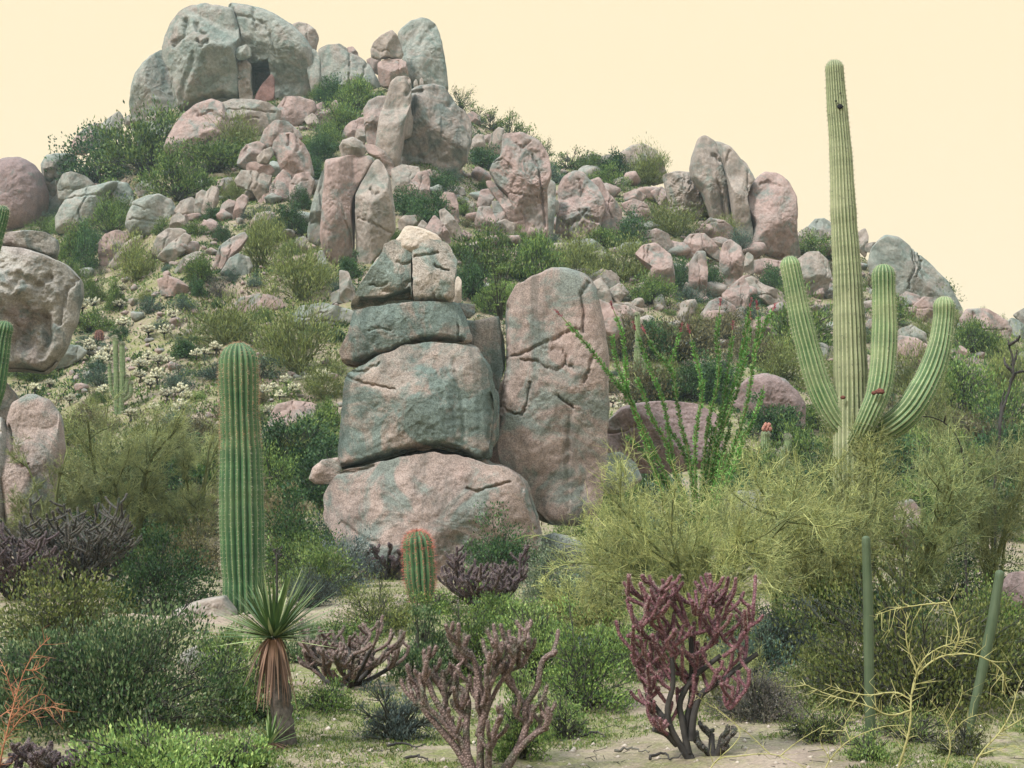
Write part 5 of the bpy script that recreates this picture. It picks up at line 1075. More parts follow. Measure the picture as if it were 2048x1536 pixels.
put_bush(300, 1150, 130, 100, 'creosote_leaf', 6, 'green bush under the left palo verde', .06, .025, 4500, None, n_clump=44, up=.9)
put_bush(330, 1570, 300, 125, 'lime_leaf', 7, 'lime green leafy bush along the bottom edge left of the yucca', .03, .014, 7500, 'the lime bottom bush', n_clump=64, up=.9, spread=.09, Y=8.7)
put_bush(480, 1560, 130, 60, 'lime_leaf', 70, 'low lime green sprigs at the bottom edge before the young yucca', .028, .013, 2500, None, n_clump=34, up=.9, spread=.1, Y=8.9)
put_bush(490, 1440, 160, 145, 'lime_leaf', 8, 'yellow-green leafy bush just left of the yucca trunk', .03, .013, 5500, None, n_clump=50, up=.8, Y=11)
put_bush(455, 1330, 110, 90, 'lime_leaf', 71, 'small lime green bush between the tall saguaro and the yucca leaves', .036, .016, 3000, None, n_clump=36, up=.8, Y=13.5)
put_bush(640, 1185, 140, 100, 'lime_leaf', 9, 'bright green rounded bush between the yucca stalk and the rock tower', .05, .022, 6000, None, n_clump=44, up=.8, Y=25)
put_bush(625, 1215, 130, 75, 'grey_leaf', 10, 'dark grey twiggy bush under the bright green rounded bush', .04, .012, 3000, None, n_clump=40, up=.9, Y=22.5)
put_bush(755, 1265, 175, 110, 'olive_leaf', 11, 'small olive-tan bush left of the red-spined barrel cactus base', .034, .014, 5500, None, n_clump=50, up=.9, Y=18.6)
put_bush(838, 1365, 120, 150, 'jojoba_leaf', 12, 'green upright-leaved bush in front of the red-spined barrel cactus', .034, .015, 4800, None, n_clump=44, Y=13.6, **J)
put_bush(790, 1480, 150, 140, 'grey_leaf', 13, 'blue-grey thin twiggy bush left of the tan cholla', .028, .007, 3600, None, n_clump=60, up=1.0, spread=.07, shell=.3)
put_bush(935, 1335, 170, 130, 'creosote_leaf', 14, 'green leafy bush behind the left arms of the tan cholla', .034, .015, 6000, None, n_clump=50, up=.8, Y=14)
put_bush(1065, 1345, 140, 140, 'lime_leaf', 15, 'fresh green bush behind the right arms of the tan cholla', .034, .014, 5500, None, n_clump=50, up=.8, Y=13.6)
put_bush(1165, 1405, 170, 165, 'creosote_leaf', 16, 'green bush with dark grey base between the tan and the maroon chollas', .03, .012, 6500, None, n_clump=54, up=.9, Y=12)
put_bush(1035, 1490, 130, 150, 'lime_leaf', 17, 'lime bush growing directly behind the tan cholla', .026, .011, 4200, None, n_clump=40, up=.9, Y=9.7)
put_bush(1110, 1195, 150, 120, 'sage_leaf', 18, 'pale sage-green bush right of the purplish spreading cholla', .045, .02, 5000, None, n_clump=46, up=.8, Y=24)
put_bush(1180, 1235, 130, 90, 'teal_leaf', 72, 'blue-green bush low beside the pale sage-green bush', .04, .018, 3600, None, n_clump=40, up=.8, Y=20)
put_bush(1000, 1130, 130, 90, 'dark_leaf', 19, 'dark green bush against the right foot of the rock tower', .06, .03, 4500, None, n_clump=40, Y=28)
put_bush(1520, 1450, 160, 110, 'mauve_leaf', 20, 'purplish brown low bush right of the maroon cholla', .024, .008, 4200, None, n_clump=54, up=.9, Y=10.8)
put_bush(1830, 1435, 430, 300, 'olive_leaf', 21, 'big olive-brown jojoba bush behind the two slim green posts', .036, .016, 15000, 'the big olive jojoba', n_clump=120, Y=11.4, **J)
put_bush(1995, 1420, 230, 240, 'olive_leaf', 22, 'olive jojoba bush at the right edge behind the leaning post', .036, .016, 7000, None, n_clump=70, Y=11.9, **J)
put_bush(1660, 1400, 150, 150, 'olive_leaf', 73, 'small olive bush at the left side of the big olive jojoba', .036, .015, 4600, None, n_clump=50, Y=12.3, **J)
put_bush(1900, 1215, 250, 190, 'dark_leaf', 23, 'dark shadowy bush under the right-edge palo verde', .05, .02, 6500, None, n_clump=60, up=.7, Y=23)
put_bush(590, 1075, 150, 110, 'dark_leaf', 24, 'dark green bush beside the left foot of the rock tower', .07, .035, 5000, None, n_clump=46, Y=30)
put_bush(600, 1130, 150, 90, 'creosote_leaf', 25, 'mid green bush behind the bright green rounded bush', .06, .026, 4500, None, n_clump=40, Y=29)
put_bush(690, 1150, 120, 90, 'grey_leaf', 26, 'grey-green bush at the foot of the rock tower bottom block', .05, .02, 3800, None, n_clump=40, Y=27.5)
put_bush(870, 1220, 90, 60, 'creosote_leaf', 27, 'small green bush at the base of the red-spined barrel cactus', .035, .016, 2400, None, n_clump=30, Y=20.8)
put_bush(1240, 1110, 90, 70, 'teal_leaf', 28, 'blue-green bush under the foot of the tall tower slab', .06, .03, 2600, None, n_clump=30, Y=29)
put_bush(1330, 1070, 160, 110, 'teal_leaf', 29, 'blue-green bush behind the ocotillo base', .08, .035, 3600, None, n_clump=40, Y=30)
put_bush(1640, 1120, 190, 130, 'creosote_leaf', 30, 'green bush behind the trunk of the many-armed saguaro', .07, .03, 4600, None, n_clump=44, Y=27)
put_bush(1160, 1340, 90, 70, 'grey_leaf', 31, 'small dark grey bush at the lower left of the big front palo verde', .03, .012, 2200, None, n_clump=30, Y=14.2)
put_bush(1580, 1330, 130, 130, 'grey_leaf', 33, 'dusky grey-green bush in the shade of the palo verde beside the straight green post', .036, .014, 3600, None, n_clump=40, Y=14.6)
put_bush(1400, 1300, 260, 120, 'creosote_leaf', 47, 'green bush hidden behind the stems of the big front palo verde', .045, .018, 5600, None, n_clump=54, up=.8, Y=17.2)
put_bush(1560, 1330, 150, 120, 'lime_leaf', 48, 'yellow-green bush between the big front palo verde and the straight green post', .034, .014, 4200, None, n_clump=44, up=.8, Y=14.9)
put_bush(1742, 1552, 90, 45, 'lime_leaf', 51, 'small green tuft at the foot of the straight green post', .022, .008, 1500, None, n_clump=26, up=1.0, Y=9.15)
put_bush(1925, 1530, 90, 45, 'olive_leaf', 52, 'small olive tuft at the foot of the leaning green post', .022, .008, 1500, None, n_clump=26, up=1.0, Y=9.45)
put_bush(1640, 1500, 150, 60, 'grass_blade', 53, 'patch of low yellow-green herb left of the straight green post', .022, .007, 2200, None, n_clump=36, up=1.0, Y=10)
put_bush(1830, 1510, 150, 60, 'grass_blade', 54, 'patch of low yellow-green herb between the two green posts', .022, .007, 2200, None, n_clump=36, up=1.0, Y=10)
put_bush(1130, 1450, 110, 70, 'lime_leaf', 49, 'small lime tuft on the clearing between the tan and the maroon chollas', .024, .010, 1800, None, n_clump=30, up=.9, Y=10.6)
put_bush(650, 1420, 120, 60, 'creosote_leaf', 50, 'low green tuft under the right side of the yucca skirt', .026, .011, 1900, None, n_clump=30, up=.9, Y=11.6)
put_bush(1310, 1385, 170, 120, 'creosote_leaf', 34, 'green bush under the front of the big front palo verde', .03, .013, 5200, None, n_clump=50, up=.8, Y=13.2)
put_bush(1500, 1385, 150, 120, 'teal_leaf', 35, 'dusky blue-green bush right behind the maroon cholla', .03, .012, 4600, None, n_clump=50, up=.8, Y=12.6)
put_bush(1240, 1330, 130, 90, 'lime_leaf', 36, 'yellow-green leafy bush at the left foot of the big front palo verde', .032, .014, 4200, None, n_clump=44, up=.8, Y=14.6)
put_bush(990, 1265, 150, 80, 'creosote_leaf', 37, 'low green bush in front of the purplish spreading cholla', .036, .016, 4000, None, n_clump=40, up=.8, Y=17.5)
put_bush(1090, 1270, 150, 90, 'lime_leaf', 38, 'low lime bush between the purplish cholla and the big front palo verde', .036, .016, 4200, None, n_clump=40, up=.8, Y=17)
put_bush(690, 1300, 150, 80, 'creosote_leaf', 39, 'low green bush behind the sprawling cholla', .034, .015, 3800, None, n_clump=40, up=.8, Y=16.5)
put_bush(600, 1320, 110, 70, 'jojoba_leaf', 40, 'low grey-green bush right of the yucca leaves', .034, .015, 2800, None, n_clump=34, up=.9, Y=15.5)
put_bush(1760, 1270, 190, 120, 'dark_leaf', 41, 'dark shrub at the base of the many-armed saguaro', .05, .022, 5600, None, n_clump=50, up=.8, Y=18)
put_bush(1640, 1260, 160, 120, 'creosote_leaf', 42, 'green shrub left of the many-armed saguaro base', .045, .02, 4800, None, n_clump=46, up=.8, Y=18.5)
put_bush(1990, 1300, 160, 120, 'creosote_leaf', 43, 'green shrub beside the mauve rock at the right edge', .045, .02, 4600, None, n_clump=46, up=.8, Y=18)
put_bush(1000, 632, 50, 60, 'lime_leaf', 32, 'bright green bush growing from the cleft behind the tower top', .07, .03, 1600, None, n_clump=24, Y=TY + 2.2)
sh = [o for o in bpy.data.objects if o.get('label', '').startswith('bright green bush growing')][0]; sh.location.z = float(P(1000, 640, TY + 2.2)[2]); sh.scale = (1, 1, .28)

# ------------------------------------------------------------------ ocotillo
OY = 25.0; ko = OY / F
ob = P(1402, 1090, OY); ob[2] = float(terrain(ob[0], ob[1])); oc = obj('ocotillo', None, None, None, ob)
OW = '''1124 634 1148 661 1182 700 1232 765 1252 788 1288 860 1335 960 1385 1060|1227 620 1246 672 1252 740 1254 785 1262 800|1272 662 1292 718 1312 765 1330 815 1342 895 1352 950 1385 1050|1292 668 1312 704 1330 725 1345 745 1352 790 1362 850 1378 915 1392 1060|1360 664 1347 710 1340 735|1380 668 1395 730 1405 785 1394 850 1390 920 1396 1060|1440 612 1434 670 1438 725 1434 775 1420 830 1408 920 1400 1060|1514 620 1518 650 1510 700 1500 770 1495 800 1480 860 1450 940 1415 1060|1500 640 1496 690 1480 760 1462 815 1440 880 1425 960 1410 1060|1488 680 1478 730 1464 780 1448 830 1432 900 1415 1040|1528 770 1520 805 1500 850 1470 920 1430 1040|1545 622 1525 660 1510 705|1250 868 1285 905 1320 950 1375 1040|1268 745 1290 795 1300 830 1330 880 1340 920 1380 1030|1465 660 1460 710 1452 770 1445 810 1428 880 1412 1000|1330 850 1360 890 1385 960 1398 1060|1500 615 1492 660 1485 700|1224 668 1232 720 1245 760 1255 785|1410 760 1395 780|1462 840 1450 890 1430 950 1412 1050|1425 850 1418 900 1408 980 1402 1060|1490 860 1470 930 1430 1010 1412 1060|1445 900 1435 950 1420 1010 1408 1070'''
rg = np.random.default_rng(8)
FL = {0, 1, 2, 5, 6, 7, 8, 9, 11, 3, 4, 14, 16}
for i, ln in enumerate(OW.split('|')):
    q = np.array(list(map(float, ln.split()))).reshape(-1, 2); n = len(q)
    off = rg.uniform(-.45, .45); long = n > 4
    dep = np.linspace(off * (1 if long else 1), .12 * off if long else off, n)
    pts = P(q[:, 0], q[:, 1], OY + dep)
    if long: pts = np.vstack([pts, ob + rg.normal(size=3) * [.08, .08, 0]])
    pt = spline(pts[::-1], 40) - ob; L = np.linalg.norm(np.diff(pt, axis=0), axis=1).sum()
    mb = MB(); tube(mb, pt, np.linspace(.030 if long else .018, .010, 40), 6)
    st = obj('stem', mb.mesh('stem'), PALOW, oc)
    m = int(L * 260); t = rg.uniform(.03, .97, m) * 39; a = np.minimum(t.astype(int), 38); f = (t - a)[:, None]
    c = pt[a] * (1 - f) + pt[a + 1] * f; ax = norm(pt[a + 1] - pt[a]); d = norm(np.cross(ax, rg.normal(size=(m, 3)))) * .9 + ax * .55
    mb = MB(); RNG = rg; leaves(mb, c + norm(d) * .008, d, .060 * rg.uniform(.7, 1.3, m), .023); obj('leaves', mb.mesh('leaves', False), LM_['ocotillo_leaf'], st)
    if i in FL:
        tip = pt[-1]; dr = norm(pt[-1] - pt[-4]); m = 26; t = rg.random((m, 1)); mb = MB()
        leaves(mb, tip + dr * .15 * t, dr * .8 + rg.normal(size=(m, 3)) * .4, .06, .018); segs(mb, [tip], [tip + dr * .14], .008, .003, 4); obj('flowers', mb.mesh('flowers', False), LM_['ocotillo_flower'], st)
tag(oc, 'ocotillo', 'ocotillo fan of long wand-like green stems tipped with red flowers'); LM.append((1400, 800, 'the ocotillo'))

# ------------------------------------------------------------------ slim green posts
pm = NT('post_green'); tcn = pm.n('TexCoord'); mpn = pm.n('Mapping', {'Vector': (tcn, 3), 'Scale': (60., 60., 1.2)}); nn_ = pm.noise(mpn, 1.0, 5, .6); n3_ = pm.noise((tcn, 3), 5, 4, .6)
cc = pm.mix(.5, pm.ramp(nn_, [(.35, (.038, .062, .030)), (.65, (.072, .102, .052))]), pm.ramp(n3_, [(.35, (.042, .064, .032)), (.7, (.095, .118, .07))]))
POSTM = pm.surf(cc, .65, pm.n('Bump', {'Strength': .35, 'Distance': .004, 'Height': nn_}), .3)
def post(pts, Y, r, label):
    p = pxpath(pts, Y); p[-1, 2] = float(terrain(p[-1, 0], p[-1, 1])) - .08; b = p[-1].copy(); q = spline(p[::-1], 40) - b
    t = norm(q[-1:] - q[-2:-1])[0]; q = np.vstack([q, q[-1] + t * r[-1] * .5, q[-1] + t * r[-1] * .75]); rr = np.concatenate([np.interp(np.linspace(0, 1, 40), np.linspace(0, 1, len(r)), r), [r[-1] * .8, r[-1] * .3]])
    k = 18; th = np.arange(k) * 2 * PI / k; prof = 1 + .05 * np.cos(th * 7)[None] + .06 * fbm(np.arange(42)[:, None] * .25, np.cos(th)[None] + 0 * np.arange(42)[:, None], np.sin(th)[None] + 0 * np.arange(42)[:, None], 3, 6)
    mb = MB(); tube(mb, q, rr, k, True, prof); o = obj('green_post', mb.mesh('green_post'), POSTM, None, b); tag(o, 'post', label)
kp = 9.3 / F
post([(1732, 1078), (1736, 1200), (1738, 1330), (1740, 1450), (1741, 1530)], 9.3, [8.5 * kp, 9.5 * kp, 10 * kp, 9.5 * kp, 8 * kp], 'straight upright slim green post in front of the big olive jojoba'); LM.append((1736, 1300, 'the straight green post'))
post([(2000, 1147), (1985, 1240), (1965, 1340), (1945, 1430), (1930, 1510)], 9.6, [6 * kp, 8 * kp, 10 * kp, 10.5 * kp, 9 * kp], 'slim green post leaning to the right near the right edge'); LM.append((1970, 1320, 'the leaning green post'))

# ------------------------------------------------------------------ bare and thorny branches
def branchy(name, paths, Y, r, mat, cat, label, thorns=0, tl=.05, jit=.0, seed=1, tmat=None):
    rg = np.random.default_rng(seed); mb = MB(); tb = MB() if tmat else mb
    b = None
    for i, q in enumerate(paths):
        q = np.array(q, float).reshape(-1, 2); dep = np.cumsum(rg.normal(size=len(q)) * jit)
        p = P(q[:, 0], q[:, 1], Y + dep)
        if b is None: b = p[0].copy(); b[2] = float(terrain(b[0], b[1])) - .03; p[0] = b
        pt = spline(p, 8 * len(q)); pt = pt + np.concatenate([np.zeros((1, 3)), rg.normal(size=(len(pt) - 1, 3)) * r * .10]); rr = np.linspace(r, r * .35, len(pt)) * (1 if i == 0 else .7); tube(mb, pt - b, rr, 7)
        m = int(thorns * np.linalg.norm(np.diff(pt, axis=0), axis=1).sum())
        if m:
            ii = rg.integers(0, len(pt) - 1, m); ax = norm(pt[ii + 1] - pt[ii]); d = norm(np.cross(ax, rg.normal(size=(m, 3)))) + ax * .6
            L = (tl * rg.uniform(.4, 1.6, m))[:, None]; e = pt[ii] + norm(d) * L; segs(tb, pt[ii] - b, e - b, r * .38, r * .15, 4)
            jj = rg.random(m) < .5; e2 = e + norm(d + rg.normal(size=d.shape) * .6) * L * .8; segs(tb, (e - b)[jj], (e2 - b)[jj], r * .2, r * .1, 3)
    o = obj(name, None, None, None, b); obj('branches', mb.mesh('branches'), mat, o)
    if tmat: obj('twigs', tb.mesh('twigs', False), tmat or mat, o)
    tag(o, cat, label)
YEL = wood_material('yellow_twig', (.26, .24, .095), (.38, .35, .16), 12)
branchy('thorny_branch', [[1790, 1570, 1818, 1462, 1823, 1390, 1835, 1350, 1872, 1318, 1910, 1308, 1950, 1310, 1985, 1325, 2008, 1350, 2010, 1390], [1823, 1390, 1840, 1330, 1870, 1300, 1910, 1285, 1950, 1275], [1823, 1400, 1790, 1385, 1740, 1390, 1700, 1385, 1650, 1368], [1835, 1350, 1815, 1290, 1812, 1250, 1820, 1225],
    [1910, 1300, 1918, 1270, 1910, 1230, 1896, 1200], [1823, 1420, 1780, 1430, 1730, 1410, 1660, 1390, 1600, 1365], [1896, 1205, 1840, 1210, 1790, 1218, 1750, 1230]], 8.6, .008, YEL, 'branch', 'arching yellow thorny bare branch between the two green posts', 40, .085, .03, 3)
branchy('thorny_branch', [[1930, 1560, 1960, 1510, 1995, 1470, 2020, 1430, 2035, 1380, 2045, 1360], [2000, 1465, 2040, 1440, 2075, 1420], [1960, 1510, 1990, 1500, 2030, 1490]], 8.5, .007, YEL, 'branch', 'yellow thorny twig in the bottom right corner', 40, .08, .03, 5)
branchy('thorny_branch', [[1390, 1562, 1430, 1525, 1480, 1512, 1540, 1508, 1580, 1520, 1620, 1540], [1430, 1525, 1480, 1470, 1450, 1430, 1420, 1410, 1390, 1390], [1540, 1508, 1500, 1470, 1460, 1440, 1435, 1420], [1560, 1512, 1600, 1480, 1650, 1450]], 8.3, .005, YEL, 'branch', 'thin yellow twigs sprawling across the ground right of the maroon cholla', 22, .05, .03, 7)
branchy('thorny_branch', [[1640, 1570, 1660, 1520, 1700, 1480, 1760, 1455, 1810, 1450], [1660, 1520, 1640, 1480, 1650, 1450], [1700, 1480, 1690, 1450, 1705, 1425]], 8.5, .005, YEL, 'branch', 'low yellow thorny branch at the foot of the straight green post', 44, .07, .04, 17)
branchy('thorny_branch', [[1880, 1572, 1900, 1500, 1890, 1440, 1860, 1400], [1895, 1480, 1930, 1440, 1975, 1425], [1892, 1450, 1920, 1400, 1925, 1370]], 8.7, .005, YEL, 'branch', 'upright yellow thorny twig just left of the leaning green post', 44, .07, .04, 18)
branchy('dead_snag', [[1985, 1150, 1990, 1000, 1998, 880, 2002, 835, 2018, 780, 2027, 745, 2024, 715, 2016, 680], [2020, 765, 2035, 745, 2060, 742, 2075, 735], [2025, 730, 2032, 712, 2034, 700], [2000, 850, 2005, 800, 2010, 780], [2018, 690, 2035, 680, 2040, 672], [2027, 745, 2012, 730, 2008, 715]], 23.6, .045, BLACKW, 'snag', 'bare black dead snag forking at the right edge', 0, .1, .08, 9)
branchy('dead_branch', [[1930, 1100, 1929, 960, 1922, 895, 1905, 860, 1888, 845, 1865, 835, 1840, 832], [1888, 845, 1890, 838, 1891, 832], [1922, 900, 1930, 920, 1945, 930]], 20.9, .022, BLACKW, 'branch', 'dark bare arching limb right of the long saguaro arm', 0, .1, .05, 10)
branchy('dead_branch', [[335, 1290, 342, 1250, 345, 1215, 330, 1203], [342, 1250, 370, 1215, 398, 1190, 408, 1180], [370, 1215, 378, 1195, 376, 1183]], 17.5, .016, BLACKW, 'branch', 'forked dark dead branch before the low gravelly rock at the left', 0, .05, .02, 11)
branchy('dead_branch', [[415, 1310, 408, 1275, 412, 1255, 418, 1238]], 17, .02, BLACKW, 'branch', 'short black dead stump left of the yucca', 0, .05, .02, 12)
RUST = wood_material('rust_twig_bark', (.30, .12, .075), (.42, .20, .11), 12)
branchy('rusty_twigs', [[-10, 1560, 10, 1480, 30, 1400, 50, 1340, 75, 1300, 100, 1275], [20, 1440, 60, 1400, 90, 1390, 120, 1420], [10, 1480, 50, 1430, 100, 1415, 130, 1422], [30, 1400, 20, 1370, 10, 1340, 0, 1320], [-20, 1450, 20, 1420, 50, 1420, 80, 1440], [50, 1340, 70, 1340, 90, 1330]], 8.6, .006, RUST, 'twigs', 'rust-red fine twigs at the lower left edge before the jojoba', 60, .06, .03, 13)
branchy('pale_twigs', [[215, 1545, 208, 1500, 195, 1480, 180, 1462], [213, 1520, 216, 1480, 214, 1450], [205, 1500, 200, 1470, 203, 1455]], 8.7, .004, YEL, 'twigs', 'few pale dead twigs sticking out of the lime bottom bush', 10, .04, .01, 14)
for i, (a, lab) in enumerate((([775, 1500, 800, 1497, 830, 1500, 850, 1502], 'dark curved fallen stick left of the tan cholla'), ([810, 1528, 835, 1525, 858, 1529], 'short dark fallen stick at the bottom edge left of the tan cholla'), ([1300, 1524, 1325, 1521, 1345, 1526, 1365, 1524], 'dark crooked fallen stick at the foot of the maroon cholla'), ([1160, 1480, 1185, 1478, 1215, 1482], 'thin fallen stick on bare ground between the tan and maroon chollas'), ([1230, 1512, 1260, 1509, 1300, 1513], 'pale thin fallen stick left of the maroon cholla base'), ([620, 1400, 650, 1398, 690, 1402], 'dark fallen stick under the sprawling cholla'))):
    q = np.array(a, float).reshape(-1, 2); p = np.array([ground(x, y) + [0, 0, .02 + .02 * (j % 2)] for j, (x, y) in enumerate(q)]); b = p[0].copy(); mb = MB(); tube(mb, spline(p, 14) - b + np.random.default_rng(i).normal(size=(14, 3)) * .006, np.linspace(.011, .004, 14), 6)
    tag(obj('fallen_stick', mb.mesh('fallen_stick'), BLACKW if i != 4 else GREYW, None, b), 'stick', lab)
# ------------------------------------------------------------------ ground
def axis(lim, d0, gr):
    a = [0.0]; d = d0
    while a[-1] < lim: a.append(a[-1] + d); d *= gr
    return np.array(a)
xs = axis(1500, .11, 1.022); xs = np.concatenate([-xs[:0:-1], xs])
ys = np.concatenate([-axis(60, 1.0, 1.25)[:0:-1], np.arange(0, 16, .13), np.arange(16, 45, .22), np.arange(45, 125, .45), 125 + axis(1600, .8, 1.06)])
X, Y = np.meshgrid(xs, ys); Zt = terrain(X, Y); n, m = X.shape
i = np.arange(n - 1)[:, None] * m; j = np.arange(m - 1)[None]
gm = build('ground', np.stack([X, Y, Zt], -1).reshape(-1, 3), np.stack([i + j, i + j + 1, i + m + j + 1, i + m + j], -1).reshape(-1, 4))
t = NT('desert_soil'); tc = t.n('TexCoord'); v = (tc, 3)
n1 = t.noise(v, .35, 6, .62, .4); n2 = t.noise(v, 1.6, 6, .65, .3); n3 = t.noise(v, 38, 4, .7); vo = t.n('TexVoronoi', {'Vector': v, 'Scale': 26.})
col = t.ramp(n2, [(.3, (.175, .132, .105)), (.5, (.265, .202, .163)), (.72, (.36, .28, .228))])
grn = t.ramp(n3, [(.3, (.075, .095, .030)), (.7, (.20, .205, .068))])
gmask = t.math('MULTIPLY', t.ramp(n1, [(.38, 0.), (.54, 1.)]), t.ramp(t.noise(v, 5.5, 5, .7), [(.36, .15), (.60, .95)]))
col = t.mix(gmask, col, grn)
col = t.mix(1.0, col, t.ramp(n3, [(.28, .62), (.5, 1.), (.75, 1.3)]), 'MULTIPLY')
col = t.mix(t.math('MULTIPLY', t.ramp(vo, [(.08, 1.), (.22, 0.)]), .35), col, (.48, .40, .33))
b1 = t.n('Bump', {'Strength': .5, 'Distance': .05, 'Height': n2}); b2 = t.n('Bump', {'Strength': .7, 'Distance': .015, 'Height': n3, 'Normal': b1})
g = obj('ground', gm, t.surf(col, .95, b2, .1)); g['kind'] = 'structure'
# grass and low herbs, loose gravel
RNG = rg = np.random.default_rng(77)
mb = MB()
def tufts(npatch, y0, y1, per, L, w, thr, sc, vis=1.0):
    Yv = (rg.random(npatch) * (y1 ** 1.5 - y0 ** 1.5) + y0 ** 1.5) ** (1 / 1.5); Xv = rg.uniform(-.43, .43, npatch) * Yv
    k = fbm(Xv / sc, Yv / sc, 0 * Xv, 3, 3) > thr; Xv, Yv = Xv[k], Yv[k]
    C = np.repeat(np.stack([Xv, Yv], -1), per, 0) + rg.normal(size=(len(Xv) * per, 2)) * L * .9
    z = terrain(C[:, 0], C[:, 1]); c = np.column_stack([C, z - .004]); d = rg.normal(size=c.shape) * .7 + [0, 0, .8]; d[:, 2] = np.abs(d[:, 2])
    leaves(mb, c, d, L * rg.uniform(.4, 1.3, len(c)), w)
tufts(14000, 7.8, 14, 12, .034, .008, -.14, 1.4); tufts(4200, 13, 42, 12, .075, .018, -.05, 2.2)
o = obj('grass', mb.mesh('grass', False), LM_['grass_blade']); o['kind'] = 'stuff'
for nm, mt, thr, sc, N_, L_, w_ in (('ground_cover', 'creosote_leaf', -.25, 3.5, 17000, .17, .06), ('herb_cover', 'dark_leaf', .02, 5.0, 9000, .2, .07), ('dry_scrub', 'brown_leaf', .0, 4.2, 7000, .2, .05)):
    mb = MB(); tufts(N_, 40, 112, 16, L_, w_, thr, sc); o = obj(nm, mb.mesh(nm, False), LM_[mt]); o['kind'] = 'stuff'
mb = MB(); N = 9000; Yv = (rg.random(N) * (26 ** 1.3 - 7.8 ** 1.3) + 7.8 ** 1.3) ** (1 / 1.3); Xv = rg.uniform(-.42, .42, N) * Yv; zz = terrain(Xv, Yv)
o8 = np.array([[1, 0, 0], [0, 1, 0], [-1, 0, 0], [0, -1, 0], [0, 0, .7], [0, 0, -.4]]); s = .006 + .030 * rg.random(N) ** 6
Vp = (o8[None] * s[:, None, None] * rg.uniform(.6, 1.3, (N, 6, 1)) + np.column_stack([Xv, Yv, zz])[:, None]).reshape(-1, 3)
tr = np.array([[0, 1, 4], [1, 2, 4], [2, 3, 4], [3, 0, 4], [1, 0, 5], [2, 1, 5], [3, 2, 5], [0, 3, 5]]); mb.add(Vp, None, (np.arange(N)[:, None, None] * 6 + tr[None]).reshape(-1, 3))
o = obj('gravel', mb.mesh('gravel'), wood_material('gravel_mix', (.26, .215, .18), (.46, .39, .33), 3)); o['kind'] = 'stuff'
mb = MB(); N = 1500; Yv = (rg.random(N) * (22 ** 1.3 - 7.8 ** 1.3) + 7.8 ** 1.3) ** (1 / 1.3); Xv = rg.uniform(-.42, .42, N) * Yv; zz = terrain(Xv, Yv) + .006
a = rg.uniform(0, 6.28, N); L = .03 + .12 * rg.random(N) ** 3; A = np.column_stack([Xv, Yv, zz]); B = A + np.column_stack([np.cos(a) * L, np.sin(a) * L, rg.uniform(-.003, .02, N)]); segs(mb, A, B, .003, .002, 3)
o = obj('twig_litter', mb.mesh('twig_litter', False), BLACKW); o['kind'] = 'stuff'

# ------------------------------------------------------------------ light, sky, camera
SUN = Vector((-.50, -.42, .76)).normalized()
sd = bpy.data.lights.new('sun', 'SUN'); sd.energy = SUN_E; sd.angle = math.radians(10); sd.color = (1.0, .97, .92)
so = obj('sun', sd); so.rotation_euler = SUN.to_track_quat('Z', 'Y').to_euler()
wd = bpy.data.worlds.new('World'); scene.world = wd; wd.use_nodes = True; nt_ = wd.node_tree; nt_.nodes.clear()
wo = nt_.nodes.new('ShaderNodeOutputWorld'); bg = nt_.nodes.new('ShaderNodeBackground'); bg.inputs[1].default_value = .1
sk = nt_.nodes.new('ShaderNodeTexSky'); sk.sky_type = 'NISHITA'; sk.sun_disc = False; sk.sun_elevation = math.asin(SUN.z); sk.sun_rotation = math.atan2(SUN.x, SUN.y)
tcw = nt_.nodes.new('ShaderNodeTexCoord'); sep = nt_.nodes.new('ShaderNodeSeparateXYZ'); nt_.links.new(tcw.outputs['Generated'], sep.inputs[0])
mr = nt_.nodes.new('ShaderNodeMapRange'); mr.interpolation_type = 'SMOOTHSTEP'; mr.inputs[1].default_value = .35; mr.inputs[2].default_value = .68; nt_.links.new(sep.outputs[2], mr.inputs[0])
hz = nt_.nodes.new('ShaderNodeMapRange'); hz.inputs[1].default_value = .0; hz.inputs[2].default_value = .30; nt_.links.new(sep.outputs[2], hz.inputs[0])
def mixw(f, a, b):
    x = nt_.nodes.new('ShaderNodeMix'); x.data_type = 'RGBA'
    for idx, val in ((0, f), (6, a), (7, b)):
        if hasattr(val, 'is_output'): nt_.links.new(val, x.inputs[idx])
        else: x.inputs[idx].default_value = val if idx == 0 else (*val, 1)
    return x.outputs[2]
low = mixw(hz.outputs[0], (7.2, 6.35, 4.65), (7.25, 6.08, 4.12))     # warm cream overcast near the horizon
high = mixw(.75, sk.outputs[0], (15.5, 18.5, 19.5))               # unseen upper sky, made brighter and cooler to light the scene
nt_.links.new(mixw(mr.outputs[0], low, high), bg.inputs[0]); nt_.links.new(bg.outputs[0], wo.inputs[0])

cam = bpy.data.cameras.new('camera'); co = obj('camera', cam); scene.camera = co
cam.sensor_width = 36; cam.lens = 36 * F / W; cam.clip_end = 5000; cam.clip_start = .05
co.location = (0, 0, CAMZ); co.rotation_euler = (PI / 2 + PITCH, 0, 0)
scene.view_settings.view_transform = 'Standard'; scene.view_settings.look = 'None'; scene.view_settings.exposure = EXPO; scene.view_settings.gamma = 1
scene.render.resolution_x = 1024; scene.render.resolution_y = 768
scene.cycles.max_bounces = 6; scene.cycles.diffuse_bounces = 3; scene.cycles.transparent_max_bounces = 4
scene.cycles.use_denoising = True

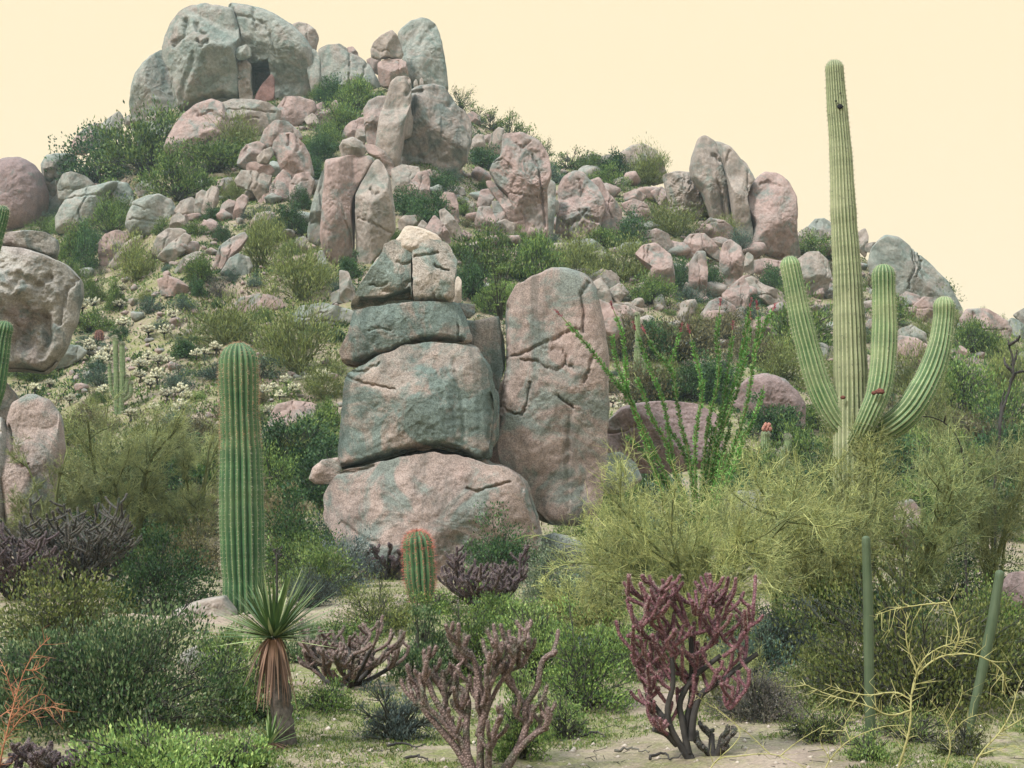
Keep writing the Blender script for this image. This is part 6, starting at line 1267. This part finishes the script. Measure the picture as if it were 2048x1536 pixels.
# ------------------------------------------------------------------ labels for the many small things: kind + nearest landmark
ORD = ['nearest', 'second nearest', 'third nearest', 'fourth nearest', 'fifth nearest', 'sixth nearest', 'seventh nearest', 'eighth nearest', 'ninth nearest', 'tenth nearest', 'eleventh nearest', 'twelfth nearest', 'thirteenth nearest', 'fourteenth nearest', 'fifteenth nearest', 'sixteenth nearest']
bins = {}
for o, at, noun in AUTO:
    best = None
    for x, y, ph in LM:
        d = math.hypot(at[0] - x, at[1] - y)
        if best is None or d < best[0]: best = (d, x, y, ph)
    d, x, y, ph = best; dx, dy = at[0] - x, at[1] - y
    hzl = 'right' if dx > 0 else 'left'; vt = 'below' if dy > 0 else 'above'
    rel = hzl + ' of' if abs(dx) > 2 * abs(dy) else vt if abs(dy) > 2 * abs(dx) else vt + ' and ' + hzl + ' of'
    bins.setdefault((noun, rel, ph), []).append((d, o))
for (noun, rel, ph), L in bins.items():
    L.sort(key=lambda q: q[0])
    for i, (d, o) in enumerate(L):
        o['label'] = (noun + ' ' + rel + ' ' + ph) if len(L) == 1 else ('%s %s %s %s' % (ORD[min(i, 15)], noun, rel, ph))
# ------------------------------------------------------------------ thin air between the eye and the hill
HZB = MB(); hx0, hx1, hy0, hy1, hz0, hz1 = -160, 160, -25, 175, -3, 62
HV = np.array([[x, y, z] for x in (hx0, hx1) for y in (hy0, hy1) for z in (hz0, hz1)], float)
HZB.add(HV, [[0, 1, 3, 2], [4, 6, 7, 5], [0, 4, 5, 1], [2, 3, 7, 6], [0, 2, 6, 4], [1, 5, 7, 3]])
ho = obj('haze', HZB.mesh('haze', False)); ho['kind'] = 'stuff'
hm = bpy.data.materials.new('thin_haze'); hm.use_nodes = True; hm.node_tree.nodes.clear()
pv = hm.node_tree.nodes.new('ShaderNodeVolumePrincipled'); pv.inputs['Color'].default_value = (.72, .92, 1.0, 1); pv.inputs['Density'].default_value = HAZE; pv.inputs['Anisotropy'].default_value = .2
mo_ = hm.node_tree.nodes.new('ShaderNodeOutputMaterial'); hm.node_tree.links.new(pv.outputs[0], mo_.inputs['Volume']); ho.data.materials.append(hm)
